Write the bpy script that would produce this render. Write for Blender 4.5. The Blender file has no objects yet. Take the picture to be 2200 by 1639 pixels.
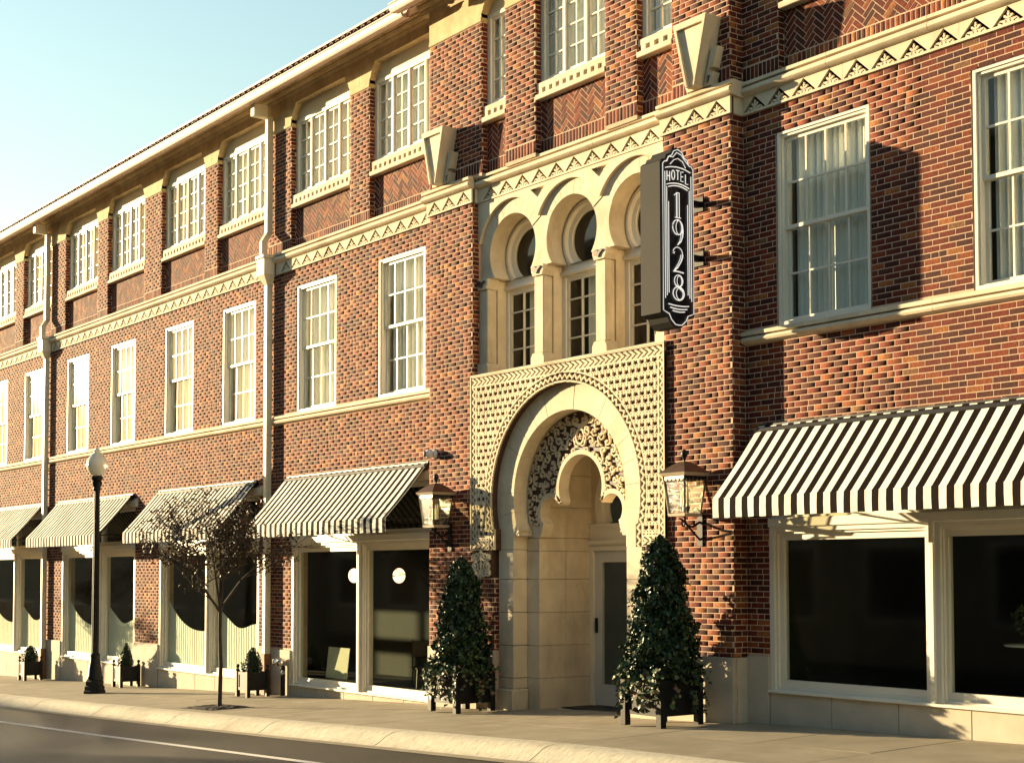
import bpy, math, random
import numpy as np
from mathutils import Vector, Matrix
from mathutils.geometry import tessellate_polygon

# ------------------------------------------------------------------ scene, camera, sky, sun
# World axes: X runs along the street to the right, +Y goes into the building, Z up.
# z = 0 is the photographer's eye height (the pavement at the entrance is at z = -1.95).
scene = bpy.context.scene
COL = scene.collection
random.seed(7)
rng = np.random.default_rng(7)

CAM_TH, CAM_PITCH = 0.632119, math.radians(2.6)
fh = Vector((-math.cos(CAM_TH), math.sin(CAM_TH), 0))
cr = Vector((math.sin(CAM_TH), math.cos(CAM_TH), 0))
cf = fh * math.cos(CAM_PITCH) + Vector((0, 0, math.sin(CAM_PITCH)))
cu = -fh * math.sin(CAM_PITCH) + Vector((0, 0, math.cos(CAM_PITCH)))
CAMLOC = Vector((0, -13.2, 0))
cam = bpy.data.cameras.new('camera')
cam_o = bpy.data.objects.new('camera', cam)
COL.objects.link(cam_o)
M = Matrix((cr, cu, -cf)).transposed().to_4x4()
M.translation = CAMLOC
cam_o.matrix_world = M
cam.sensor_fit = 'HORIZONTAL'
cam.sensor_width = 36.0
cam.lens = 3125 / 2200 * 36
cam.shift_x = 100 / 2200
cam.shift_y = (1091.7 - 819.5) / 2200
cam.clip_start = 0.1
cam.clip_end = 3000
scene.camera = cam_o

SUN_AZ, SUN_EL = math.radians(20.0), math.radians(7.56)     # azimuth measured off the facade
to_sun = Vector((-math.cos(SUN_EL) * math.cos(SUN_AZ), -math.cos(SUN_EL) * math.sin(SUN_AZ), math.sin(SUN_EL)))
world = bpy.data.worlds.new('World')
scene.world = world
world.use_nodes = True
wn = world.node_tree
bg = wn.nodes['Background']
sky = wn.nodes.new('ShaderNodeTexSky')
sky.sky_type = 'NISHITA'
sky.sun_disc = False
sky.sun_elevation = SUN_EL
sky.sun_rotation = math.atan2(to_sun.x, to_sun.y)
sky.altitude = 120
sky.air_density = 1.8
sky.dust_density = 0.5
sky.ozone_density = 2.5
wn.links.new(sky.outputs[0], bg.inputs[0])
bg.inputs[1].default_value = 0.105

sun = bpy.data.lights.new('sun', 'SUN')
sun.energy = 5.0
sun.angle = math.radians(0.5)
sun.color = (1.0, 0.77, 0.44)
sun_o = bpy.data.objects.new('sun', sun)
COL.objects.link(sun_o)
sun_o.rotation_euler = (-to_sun).to_track_quat('-Z', 'Y').to_euler()
sun_o.location = (-60, -40, 30)

scene.view_settings.view_transform = 'Standard'
scene.view_settings.look = 'None'
scene.view_settings.gamma = 1.0
scene.view_settings.exposure = 1.85
scene.view_settings.use_curve_mapping = False
scene.render.engine = 'CYCLES'
scene.cycles.use_denoising = True
scene.cycles.max_bounces = 8
scene.cycles.transparent_max_bounces = 12
scene.cycles.sample_clamp_indirect = 8
scene.cycles.blur_glossy = 0.3

# ------------------------------------------------------------------ materials
MATS = {}

def _nt(name):
    m = bpy.data.materials.new(name)
    m.use_nodes = True
    nt = m.node_tree
    return m, nt, nt.nodes['Principled BSDF']

def N(nt, kind, **kw):
    n = nt.nodes.new(kind)
    for k, v in kw.items():
        setattr(n, k, v)
    return n

def noise(nt, scale, detail=4, rough=0.55, stretch=None):
    geo = N(nt, 'ShaderNodeNewGeometry')
    tx = N(nt, 'ShaderNodeTexNoise')
    tx.inputs['Scale'].default_value = scale
    tx.inputs['Detail'].default_value = detail
    tx.inputs['Roughness'].default_value = rough
    if stretch:
        mp = N(nt, 'ShaderNodeMapping')
        mp.inputs['Scale'].default_value = stretch
        nt.links.new(geo.outputs['Position'], mp.inputs[0])
        nt.links.new(mp.outputs[0], tx.inputs['Vector'])
    else:
        nt.links.new(geo.outputs['Position'], tx.inputs['Vector'])
    return tx

def ramp(nt, src, stops, interp='LINEAR'):
    r = N(nt, 'ShaderNodeValToRGB')
    r.color_ramp.interpolation = interp
    e = r.color_ramp.elements
    while len(e) > 1:
        e.remove(e[-1])
    e[0].position, e[0].color = stops[0][0], (*stops[0][1], 1)
    for p, c in stops[1:]:
        x = e.new(p)
        x.color = (*c, 1)
    nt.links.new(src, r.inputs[0])
    return r

def mixc(nt, fac, a, b, mode='MIX'):
    m = N(nt, 'ShaderNodeMix', data_type='RGBA', blend_type=mode)
    for i, v in ((0, fac), (6, a), (7, b)):
        if isinstance(v, (int, float)):
            m.inputs[i].default_value = v
        elif isinstance(v, tuple):
            m.inputs[i].default_value = (*v, 1)
        else:
            nt.links.new(v, m.inputs[i])
    return m.outputs[2]

def bump(nt, b, src, strength, dist=0.01):
    bp = N(nt, 'ShaderNodeBump')
    bp.inputs['Strength'].default_value = strength
    bp.inputs['Distance'].default_value = dist
    nt.links.new(src, bp.inputs['Height'])
    nt.links.new(bp.outputs[0], b.inputs['Normal'])

def plain(name, c, rough=0.6, metal=0.0, var=0.25, scale=3.0, bscale=90.0, bstr=0.25, dirt=None, spec=0.5, stretch=None):
    m, nt, b = _nt(name)
    n1 = noise(nt, scale, 5, 0.6, stretch)
    lo = tuple(x * (1 - var) for x in c)
    hi = tuple(min(1, x * (1 + var * 0.6)) for x in c)
    r = ramp(nt, n1.outputs[0], [(0.3, lo), (0.7, hi)])
    out = r.outputs[0]
    if dirt:
        n3 = noise(nt, 1.1, 7, 0.7, (1, 1, 0.35))
        r3 = ramp(nt, n3.outputs[0], [(0.52, (0, 0, 0)), (0.72, (1, 1, 1))])
        out = mixc(nt, r3.outputs[0], out, dirt)
    nt.links.new(out, b.inputs['Base Color'])
    b.inputs['Roughness'].default_value = rough
    b.inputs['Metallic'].default_value = metal
    b.inputs['Specular IOR Level'].default_value = spec
    if bstr:
        n2 = noise(nt, bscale, 4, 0.6)
        bump(nt, b, n2.outputs[0], bstr, 0.006)
    MATS[name] = m
    return m

STONE = plain('cream cast stone', (0.66, 0.57, 0.42), 0.8, var=0.18, scale=2.2, bscale=160, bstr=0.25, dirt=(0.42, 0.33, 0.22), spec=0.25)
STONE_B = plain('buff plinth stone', (0.52, 0.46, 0.37), 0.85, var=0.15, scale=3.0, bscale=220, bstr=0.35, spec=0.25)
STUCCO = plain('cream rough beam stone', (0.58, 0.46, 0.27), 0.85, var=0.25, scale=4, bscale=60, bstr=0.6, dirt=(0.40, 0.29, 0.15), spec=0.2)
PANELP = plain('pale painted panel', (0.66, 0.62, 0.50), 0.6, var=0.06, bstr=0.08)
TRIG = plain('shadow coloured red ground', (0.055, 0.022, 0.016), 0.6, var=0.25, bstr=0.1)  # deep shadow of the stone ground put into the colour, dark red-brown
CARVEG = plain('shadow coloured recess and joint stone', (0.10, 0.055, 0.035), 0.85, var=0.3, scale=6, bscale=120, bstr=0.4, spec=0.15)  # recess shadow behind the carving put into the colour; also dark paving joints
MORTAR = plain('lime mortar', (0.60, 0.43, 0.31), 0.9, var=0.2, scale=9, bscale=260, bstr=0.5, spec=0.15)
PAINT = plain('off white paint', (0.74, 0.70, 0.60), 0.45, var=0.06, scale=2, bscale=120, bstr=0.06)
DOORP = plain('grey door paint', (0.55, 0.55, 0.52), 0.45, var=0.05, bstr=0.05)
GUTTER = plain('pink beige gutter paint', (0.66, 0.50, 0.42), 0.5, var=0.1, bstr=0.05)
TILE = plain('brown clay roof tile', (0.16, 0.075, 0.045), 0.75, var=0.4, scale=6, bscale=80, bstr=0.3)
PIPE = plain('cream pipe paint', (0.72, 0.66, 0.50), 0.45, var=0.08, bstr=0.04)
BLACKM = plain('black painted iron', (0.007, 0.007, 0.008), 0.5, spec=0.3, metal=0.0, var=0.3, bscale=120, bstr=0.12)
COPPER = plain('dark bronze roof metal', (0.10, 0.055, 0.04), 0.45, metal=0.6, var=0.3, bstr=0.1)
CREAMM = plain('cream lantern metal', (0.55, 0.47, 0.36), 0.4, metal=0.3, var=0.15, bstr=0.05)
SIGNG = plain('grey sign metal', (0.030, 0.030, 0.028), 0.7, var=0.12, bstr=0.04, spec=0.1)
SIGNB = plain('black sign face', (0.006, 0.007, 0.014), 0.25, var=0.2, bstr=0.0)
NEON = plain('white neon tube glass', (0.86, 0.86, 0.84), 0.2, var=0.02, bstr=0.0)
_nb = NEON.node_tree.nodes['Principled BSDF']               # the sign is switched on, faint against the evening light
_nb.inputs['Emission Color'].default_value = (1.0, 0.96, 0.88, 1)
_nb.inputs['Emission Strength'].default_value = 0.16
CHROME = plain('polished steel', (0.75, 0.72, 0.66), 0.18, metal=1.0, var=0.05, bstr=0.05)
CONC = plain('pavement concrete', (0.31, 0.265, 0.19), 0.8, var=0.22, scale=1.6, bscale=140, bstr=0.4, dirt=(0.24, 0.20, 0.14), spec=0.35)
KERBM = plain('rough kerb concrete', (0.52, 0.48, 0.38), 0.85, var=0.3, scale=10, bscale=45, bstr=0.9, dirt=(0.3, 0.26, 0.19), spec=0.3, stretch=(3, 1, 1))
LINEP = plain('white road paint', (0.78, 0.74, 0.68), 0.6, var=0.12, scale=12, bstr=0.3)
MULCH = plain('dark bark mulch', (0.03, 0.02, 0.015), 0.9, var=0.6, scale=40, bscale=60, bstr=1.0)
BARK = plain('grey brown bark', (0.055, 0.038, 0.028), 0.85, var=0.4, scale=12, bscale=70, bstr=0.7)
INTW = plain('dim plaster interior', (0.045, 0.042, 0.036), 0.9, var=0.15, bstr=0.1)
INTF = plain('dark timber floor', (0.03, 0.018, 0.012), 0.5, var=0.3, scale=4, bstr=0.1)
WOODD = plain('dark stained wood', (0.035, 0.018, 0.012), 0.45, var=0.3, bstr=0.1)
GREENB = plain('sea green card', (0.10, 0.42, 0.27), 0.6, var=0.05, bstr=0.0)
CANDLE = plain('ivory candle sleeve', (0.75, 0.68, 0.5), 0.5, var=0.03, bstr=0.0)
DECALY = plain('yellow decal vinyl', (0.72, 0.58, 0.16), 0.5, var=0.03, bstr=0.0)
DECALR = plain('maroon decal vinyl', (0.10, 0.02, 0.015), 0.5, var=0.03, bstr=0.0)
PAPER = plain('pale paper', (0.62, 0.58, 0.42), 0.8, var=0.08, bstr=0.05)
OPP = plain('beige rendered wall', (0.26, 0.22, 0.16), 0.85, var=0.2, scale=1.0, bstr=0.2)
GROUND = plain('dry earth', (0.22, 0.18, 0.12), 0.9, var=0.3, scale=0.4, bstr=0.3)
ROOFD = plain('dark roofing felt', (0.05, 0.05, 0.05), 0.9, var=0.2, bstr=0.1)
WHITEB = plain('white cap', (0.8, 0.79, 0.76), 0.35, var=0.03, bstr=0.0)
BOOT = plain('rusted iron boot', (0.30, 0.13, 0.06), 0.7, var=0.5, scale=14, bstr=0.3)

def brick_material():
    m, nt, b = _nt('combed facing brick')
    geo = N(nt, 'ShaderNodeNewGeometry')
    oi = N(nt, 'ShaderNodeObjectInfo')
    mul = N(nt, 'ShaderNodeMath', operation='MULTIPLY')
    mul.inputs[1].default_value = 7.31
    nt.links.new(oi.outputs['Random'], mul.inputs[0])
    add = N(nt, 'ShaderNodeMath', operation='ADD')
    nt.links.new(mul.outputs[0], add.inputs[0])
    nt.links.new(geo.outputs['Random Per Island'], add.inputs[1])
    fr = N(nt, 'ShaderNodeMath', operation='FRACT')
    nt.links.new(add.outputs[0], fr.inputs[0])
    stops = [(0.0, (0.042, 0.012, 0.010)), (0.16, (0.070, 0.015, 0.010)), (0.38, (0.100, 0.020, 0.011)),
             (0.62, (0.130, 0.030, 0.014)), (0.74, (0.055, 0.017, 0.013)), (0.83, (0.165, 0.050, 0.020)),
             (0.92, (0.210, 0.085, 0.030)), (0.97, (0.125, 0.065, 0.032))]
    r = ramp(nt, fr.outputs[0], stops, 'CONSTANT')
    n1 = noise(nt, 55, 3, 0.7, (2.6, 2.6, 0.5))
    r1 = ramp(nt, n1.outputs[0], [(0.38, (0.70, 0.62, 0.56)), (0.68, (2.3, 2.05, 1.7))])
    c = mixc(nt, 1.0, r.outputs[0], r1.outputs[0], 'MULTIPLY')
    n2 = noise(nt, 0.5, 4, 0.6)
    r2 = ramp(nt, n2.outputs[0], [(0.35, (0.85, 0.82, 0.8)), (0.65, (1.12, 1.12, 1.1))])
    c = mixc(nt, 1.0, c, r2.outputs[0], 'MULTIPLY')
    nt.links.new(c, b.inputs['Base Color'])
    b.inputs['Roughness'].default_value = 0.85
    b.inputs['Specular IOR Level'].default_value = 0.25
    bump(nt, b, n1.outputs[0], 0.7, 0.006)
    return m
BRICK = brick_material()

def glass_material(name, tint, rough, wob, wscale=1.3):
    m = bpy.data.materials.new(name)
    m.use_nodes = True
    nt = m.node_tree
    nt.nodes.clear()
    out = N(nt, 'ShaderNodeOutputMaterial')
    fr = N(nt, 'ShaderNodeFresnel')
    fr.inputs[0].default_value = 1.52
    geo_ = N(nt, 'ShaderNodeNewGeometry')                   # the far side of the thin pane adds no second mirror image
    inv = N(nt, 'ShaderNodeMath', operation='SUBTRACT')
    inv.inputs[0].default_value = 1.0
    nt.links.new(geo_.outputs['Backfacing'], inv.inputs[1])
    fac = N(nt, 'ShaderNodeMath', operation='MULTIPLY')
    nt.links.new(fr.outputs[0], fac.inputs[0])
    nt.links.new(inv.outputs[0], fac.inputs[1])
    tr = N(nt, 'ShaderNodeBsdfTransparent')
    tr.inputs[0].default_value = (*tint, 1)
    gl = N(nt, 'ShaderNodeBsdfGlossy')
    gl.inputs['Color'].default_value = (0.97, 0.97, 0.97, 1)
    gl.inputs['Roughness'].default_value = rough
    nz = noise(nt, wscale, 2, 0.5)
    bp = N(nt, 'ShaderNodeBump')
    bp.inputs['Strength'].default_value = wob
    bp.inputs['Distance'].default_value = 0.02
    nt.links.new(nz.outputs[0], bp.inputs['Height'])
    nt.links.new(bp.outputs[0], gl.inputs['Normal'])
    mx = N(nt, 'ShaderNodeMixShader')
    nt.links.new(fac.outputs[0], mx.inputs[0])
    nt.links.new(tr.outputs[0], mx.inputs[1])
    nt.links.new(gl.outputs[0], mx.inputs[2])
    nt.links.new(mx.outputs[0], out.inputs[0])
    return m
GLASS = glass_material('old window glass', (0.94, 0.96, 0.94), 0.03, 0.06)
SHOPGLASS = glass_material('shop plate glass', (0.90, 0.93, 0.88), 0.05, 0.03, 0.8)
LANTGLASS = glass_material('seeded lantern glass', (0.90, 0.90, 0.84), 0.12, 0.5, 60)

def curtain_material():
    m, nt, b = _nt('white sheer curtain')
    w = N(nt, 'ShaderNodeTexWave', wave_type='BANDS', bands_direction='X')
    geo = N(nt, 'ShaderNodeNewGeometry')
    nt.links.new(geo.outputs['Position'], w.inputs['Vector'])
    w.inputs['Scale'].default_value = 3.0
    w.inputs['Distortion'].default_value = 2.0
    r = ramp(nt, w.outputs[0], [(0, (0.80, 0.79, 0.75)), (1, (0.86, 0.85, 0.81))])
    nt.links.new(r.outputs[0], b.inputs['Base Color'])
    b.inputs['Roughness'].default_value = 0.9
    bump(nt, b, w.outputs[0], 0.5, 0.02)
    return m
CURTAIN = curtain_material()

def asphalt_material():
    m, nt, b = _nt('worn asphalt')
    n0 = noise(nt, 0.35, 5, 0.6)
    n1 = noise(nt, 130, 3, 0.7)
    r0 = ramp(nt, n0.outputs[0], [(0.35, (0.028, 0.025, 0.020)), (0.7, (0.055, 0.048, 0.037))])
    r1 = ramp(nt, n1.outputs[0], [(0.3, (0.6, 0.6, 0.6)), (0.75, (1.5, 1.45, 1.35))])
    c = mixc(nt, 1.0, r0.outputs[0], r1.outputs[0], 'MULTIPLY')
    nt.links.new(c, b.inputs['Base Color'])
    b.inputs['Roughness'].default_value = 0.55
    b.inputs['Specular IOR Level'].default_value = 0.4
    bump(nt, b, n1.outputs[0], 0.5, 0.004)
    return m
ASPHALT = asphalt_material()

def stripe_material():
    m, nt, b = _nt('black and white striped awning canvas')
    tc = N(nt, 'ShaderNodeTexCoord')
    sp = N(nt, 'ShaderNodeSeparateXYZ')
    nt.links.new(tc.outputs['Object'], sp.inputs[0])
    d = N(nt, 'ShaderNodeMath', operation='DIVIDE')
    d.inputs[1].default_value = 0.182
    nt.links.new(sp.outputs[0], d.inputs[0])
    f = N(nt, 'ShaderNodeMath', operation='FRACT')
    nt.links.new(d.outputs[0], f.inputs[0])
    g = N(nt, 'ShaderNodeMath', operation='GREATER_THAN')
    g.inputs[1].default_value = 0.5
    nt.links.new(f.outputs[0], g.inputs[0])
    nz = noise(nt, 300, 2, 0.5)
    c = mixc(nt, g.outputs[0], (0.80, 0.77, 0.70), (0.010, 0.006, 0.005))
    n2 = noise(nt, 2.5, 4, 0.6)
    r2 = ramp(nt, n2.outputs[0], [(0.3, (0.88, 0.88, 0.86)), (0.7, (1.05, 1.05, 1.05))])
    c = mixc(nt, 1.0, c, r2.outputs[0], 'MULTIPLY')
    nt.links.new(c, b.inputs['Base Color'])
    b.inputs['Roughness'].default_value = 0.8
    b.inputs['Specular IOR Level'].default_value = 0.04
    bump(nt, b, nz.outputs[0], 0.2, 0.002)
    return m
STRIPE = stripe_material()

def leaf_material(name, stops, rough=0.5):
    m, nt, b = _nt(name)
    geo = N(nt, 'ShaderNodeNewGeometry')
    r = ramp(nt, geo.outputs['Random Per Island'], stops)
    nt.links.new(r.outputs[0], b.inputs['Base Color'])
    b.inputs['Roughness'].default_value = rough
    b.inputs['Specular IOR Level'].default_value = 0.4
    return m
LEAF_T = leaf_material('dark holly leaf', [(0, (0.012, 0.028, 0.012)), (0.6, (0.022, 0.050, 0.018)), (0.92, (0.04, 0.085, 0.028)), (1, (0.07, 0.11, 0.04))], 0.4)
LEAF_I = leaf_material('variegated ivy leaf', [(0, (0.03, 0.06, 0.02)), (0.6, (0.06, 0.10, 0.035)), (0.8, (0.16, 0.16, 0.08)), (1, (0.20, 0.08, 0.05))], 0.5)
LEAF_A = leaf_material('dry autumn leaf', [(0, (0.030, 0.018, 0.012)), (0.5, (0.055, 0.035, 0.016)), (0.8, (0.05, 0.06, 0.022)), (0.94, (0.15, 0.03, 0.02)), (1, (0.20, 0.09, 0.04))], 0.6)
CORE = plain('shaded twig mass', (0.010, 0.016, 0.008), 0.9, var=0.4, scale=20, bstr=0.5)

# ------------------------------------------------------------------ mesh helpers
class MB:
    """Collects geometry; build() links it as ONE mesh object."""
    def __init__(s):
        s.v, s.f = [], []

    def add(s, v, f):
        b = len(s.v)
        s.v.extend([tuple(p) for p in v])
        s.f.extend([tuple(i + b for i in q) for q in f])
        return s

    def box(s, x0, x1, y0, y1, z0, z1):
        v = [(x0, y0, z0), (x1, y0, z0), (x1, y1, z0), (x0, y1, z0), (x0, y0, z1), (x1, y0, z1), (x1, y1, z1), (x0, y1, z1)]
        return s.add(v, [(0, 3, 2, 1), (4, 5, 6, 7), (0, 1, 5, 4), (1, 2, 6, 5), (2, 3, 7, 6), (3, 0, 4, 7)])

    def bbox(s, x0, x1, y0, y1, z0, z1, c=0.008):
        """Box with chamfered edges on all sides (24 verts)."""
        cx, cy, cz = (x0 + x1) / 2, (y0 + y1) / 2, (z0 + z1) / 2
        hx, hy, hz = (x1 - x0) / 2, (y1 - y0) / 2, (z1 - z0) / 2
        c = min(c, hx * 0.45, hy * 0.45, hz * 0.45)
        v, idx = [], {}
        for sx in (-1, 1):
            for sy in (-1, 1):
                for sz in (-1, 1):
                    for ax in range(3):
                        p = [hx - c, hy - c, hz - c]
                        p[ax] += c
                        idx[(sx, sy, sz, ax)] = len(v)
                        v.append((cx + sx * p[0], cy + sy * p[1], cz + sz * p[2]))
        f = []
        sg = (-1, 1)
        for ax in range(3):
            o1, o2 = [(1, 2), (2, 0), (0, 1)][ax]
            for sa in sg:
                q = []
                for a, b2 in ((-1, -1), (1, -1), (1, 1), (-1, 1)):
                    k = [0, 0, 0]
                    k[ax], k[o1], k[o2] = sa, a, b2
                    q.append(idx[(*k, ax)])
                f.append(tuple(q if sa > 0 else q[::-1]))
        for ax in range(3):                                  # edges parallel to ax
            o1, o2 = [(1, 2), (2, 0), (0, 1)][ax]
            for a in sg:
                for b2 in sg:
                    ks = []
                    for t in sg:
                        k = [0, 0, 0]
                        k[ax], k[o1], k[o2] = t, a, b2
                        ks.append(tuple(k))
                    q = (idx[(*ks[0], o1)], idx[(*ks[1], o1)], idx[(*ks[1], o2)], idx[(*ks[0], o2)])
                    f.append(q if a * b2 < 0 else q[::-1])
        for sx in sg:
            for sy in sg:
                for sz in sg:
                    q = (idx[(sx, sy, sz, 0)], idx[(sx, sy, sz, 1)], idx[(sx, sy, sz, 2)])
                    f.append(q if sx * sy * sz > 0 else q[::-1])
        return s.add(v, f)

    def plate(s, outer, holes=(), y0=0.0, y1=0.1, back=True):
        """Polygon in (x, z), with holes, extruded from y0 (front) to y1 (back)."""
        def area(p):
            return sum(p[i][0] * p[(i + 1) % len(p)][1] - p[(i + 1) % len(p)][0] * p[i][1] for i in range(len(p)))
        outer = list(outer) if area(outer) > 0 else list(outer)[::-1]
        hs = [list(h) if area(h) < 0 else list(h)[::-1] for h in holes]
        loops = [outer] + hs
        tris = tessellate_polygon([[Vector((p[0], p[1], 0)) for p in l] for l in loops])
        flat = [p for l in loops for p in l]
        n = len(flat)
        v = [(p[0], y0, p[1]) for p in flat] + [(p[0], y1, p[1]) for p in flat]
        f = []
        for t in tris:
            a, b2, c2 = (flat[i] for i in t)
            ar = (b2[0] - a[0]) * (c2[1] - a[1]) - (c2[0] - a[0]) * (b2[1] - a[1])
            t = tuple(t) if ar > 0 else tuple(t)[::-1]
            f.append(t)                                      # counter-clockwise in (x,z) seen from -y
            if back:
                f.append(tuple(i + n for i in t[::-1]))
        k = 0
        for l in loops:
            m = len(l)
            for i in range(m):
                a, b2 = k + i, k + (i + 1) % m
                f.append((b2, a, a + n, b2 + n))
            k += m
        return s.add(v, f)

    def grid(s, x0, x1, z0, z1, holes, y0, y1):
        """Rectangular slab with rectangular holes; one connected mesh."""
        xs = sorted({round(x, 5) for x in [x0, x1] + [min(max(h[i], x0), x1) for h in holes for i in (0, 1)]})
        zs = sorted({round(z, 5) for z in [z0, z1] + [min(max(h[i], z0), z1) for h in holes for i in (2, 3)]})
        sol = {}
        for i in range(len(xs) - 1):
            for j in range(len(zs) - 1):
                cx, cz = (xs[i] + xs[i + 1]) / 2, (zs[j] + zs[j + 1]) / 2
                sol[i, j] = not any(h[0] < cx < h[1] and h[2] < cz < h[3] for h in holes)
        idx, v, f = {}, [], []
        def g(i, j, k):
            if (i, j, k) not in idx:
                idx[i, j, k] = len(v)
                v.append((xs[i], (y0, y1)[k], zs[j]))
            return idx[i, j, k]
        for (i, j), so in sol.items():
            if not so:
                continue
            f.append((g(i, j, 0), g(i + 1, j, 0), g(i + 1, j + 1, 0), g(i, j + 1, 0)))
            f.append((g(i, j + 1, 1), g(i + 1, j + 1, 1), g(i + 1, j, 1), g(i, j, 1)))
            if not sol.get((i - 1, j)):
                f.append((g(i, j, 1), g(i, j, 0), g(i, j + 1, 0), g(i, j + 1, 1)))
            if not sol.get((i + 1, j)):
                f.append((g(i + 1, j, 0), g(i + 1, j, 1), g(i + 1, j + 1, 1), g(i + 1, j + 1, 0)))
            if not sol.get((i, j - 1)):
                f.append((g(i, j, 1), g(i + 1, j, 1), g(i + 1, j, 0), g(i, j, 0)))
            if not sol.get((i, j + 1)):
                f.append((g(i, j + 1, 0), g(i + 1, j + 1, 0), g(i + 1, j + 1, 1), g(i, j + 1, 1)))
        return s.add(v, f)

    def extrude_x(s, prof, x0, x1):
        """Closed profile of (y, z) points swept along X with end caps."""
        n = len(prof)
        v = [(x0, p[0], p[1]) for p in prof] + [(x1, p[0], p[1]) for p in prof]
        f = [tuple(range(n)), tuple(range(2 * n - 1, n - 1, -1))]
        for i in range(n):
            j = (i + 1) % n
            f.append((i, i + n, j + n, j))
        return s.add(v, f)

    def lathe(s, prof, c=(0, 0, 0), seg=20, flute=0.0):
        v, f = [], []
        n = len(prof)
        for k in range(seg):
            a = 2 * math.pi * k / seg
            for r, z in prof:
                rr = r * (1 - (flute if (k % 2 and flute) else 0))
                v.append((c[0] + rr * math.cos(a), c[1] + rr * math.sin(a), c[2] + z))
        for k in range(seg):
            k2 = (k + 1) % seg
            for i in range(n - 1):
                f.append((k * n + i, k2 * n + i, k2 * n + i + 1, k * n + i + 1))
        f.append(tuple(k * n for k in range(seg))[::-1])
        f.append(tuple(k * n + n - 1 for k in range(seg)))
        return s.add(v, f)

    def tube(s, pts, r, seg=8):
        pts = [Vector(p) for p in pts]
        n = len(pts)
        rs = r if isinstance(r, (list, tuple)) else [r] * n
        v, f = [], []
        ref = None
        for i, p in enumerate(pts):
            d = (pts[min(i + 1, n - 1)] - pts[max(i - 1, 0)])
            if d.length < 1e-9:
                d = Vector((0, 0, 1))
            d.normalize()
            if ref is None:
                ref = Vector((0, 0, 1)) if abs(d.z) < 0.9 else Vector((1, 0, 0))
            a = d.cross(ref)
            if a.length < 1e-4:
                ref = Vector((0, 1, 0))
                a = d.cross(ref)
            a.normalize()
            b2 = d.cross(a)
            ref = -b2 if False else ref
            for k in range(seg):
                t = 2 * math.pi * k / seg
                v.append(p + a * (rs[i] * math.cos(t)) + b2 * (rs[i] * math.sin(t)))
        for i in range(n - 1):
            for k in range(seg):
                k2 = (k + 1) % seg
                f.append((i * seg + k, i * seg + k2, (i + 1) * seg + k2, (i + 1) * seg + k))
        f.append(tuple(range(seg))[::-1])
        f.append(tuple((n - 1) * seg + k for k in range(seg)))
        return s.add(v, f)

    def sphere(s, c, r, seg=14, rings=9, sz=1.0):
        prof = [(max(1e-4, r * math.sin(math.pi * i / rings)), -r * sz * math.cos(math.pi * i / rings)) for i in range(rings + 1)]
        return s.lathe(prof, c, seg)

    def mesh(s, name, smooth=None):
        me = bpy.data.meshes.new(name)
        me.from_pydata(s.v, [], s.f)
        me.update()
        if smooth:
            me.polygons.foreach_set('use_smooth', [True] * len(me.polygons))
            me.set_sharp_from_angle(angle=math.radians(smooth))
        return me


def link(name, me, m=None, parent=None, loc=(0, 0, 0), rot=None, kind=None):
    o = bpy.data.objects.new(name, me)
    COL.objects.link(o)
    if m is not None and me is not None and not me.materials:
        me.materials.append(m)
    if parent is not None:
        o.parent = parent
        if parent.get('is_root'):
            loc = Vector(loc) - parent.location
    o.location = loc
    if rot:
        o.rotation_euler = rot
    if kind:
        o['kind'] = kind
    return o


def part(name, mb, m, parent=None, loc=(0, 0, 0), rot=None, kind=None, smooth=None):
    return link(name, mb.mesh(name, smooth), m, parent, loc, rot, kind)


def tag(o, label, cat, group=None, kind=None):
    if label:
        o['label'] = label
    if cat:
        o['category'] = cat
    if group:
        o['group'] = group
    if kind:
        o['kind'] = kind
    return o


def empty(name, loc=(0, 0, 0), rz=0.0):
    o = bpy.data.objects.new(name, None)
    COL.objects.link(o)
    o.location = loc
    o.rotation_euler = (0, 0, rz)
    return o


def copy_tree(o, parent=None):
    c = o.copy()
    COL.objects.link(c)
    if parent is not None:
        c.parent = parent
    for ch in list(o.children):
        copy_tree(ch, c)
    return c


def arc(cx, cz, r, a0, a1, n):
    return [(cx + r * math.cos(a0 + (a1 - a0) * i / n), cz + r * math.sin(a0 + (a1 - a0) * i / n)) for i in range(n + 1)]


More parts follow.
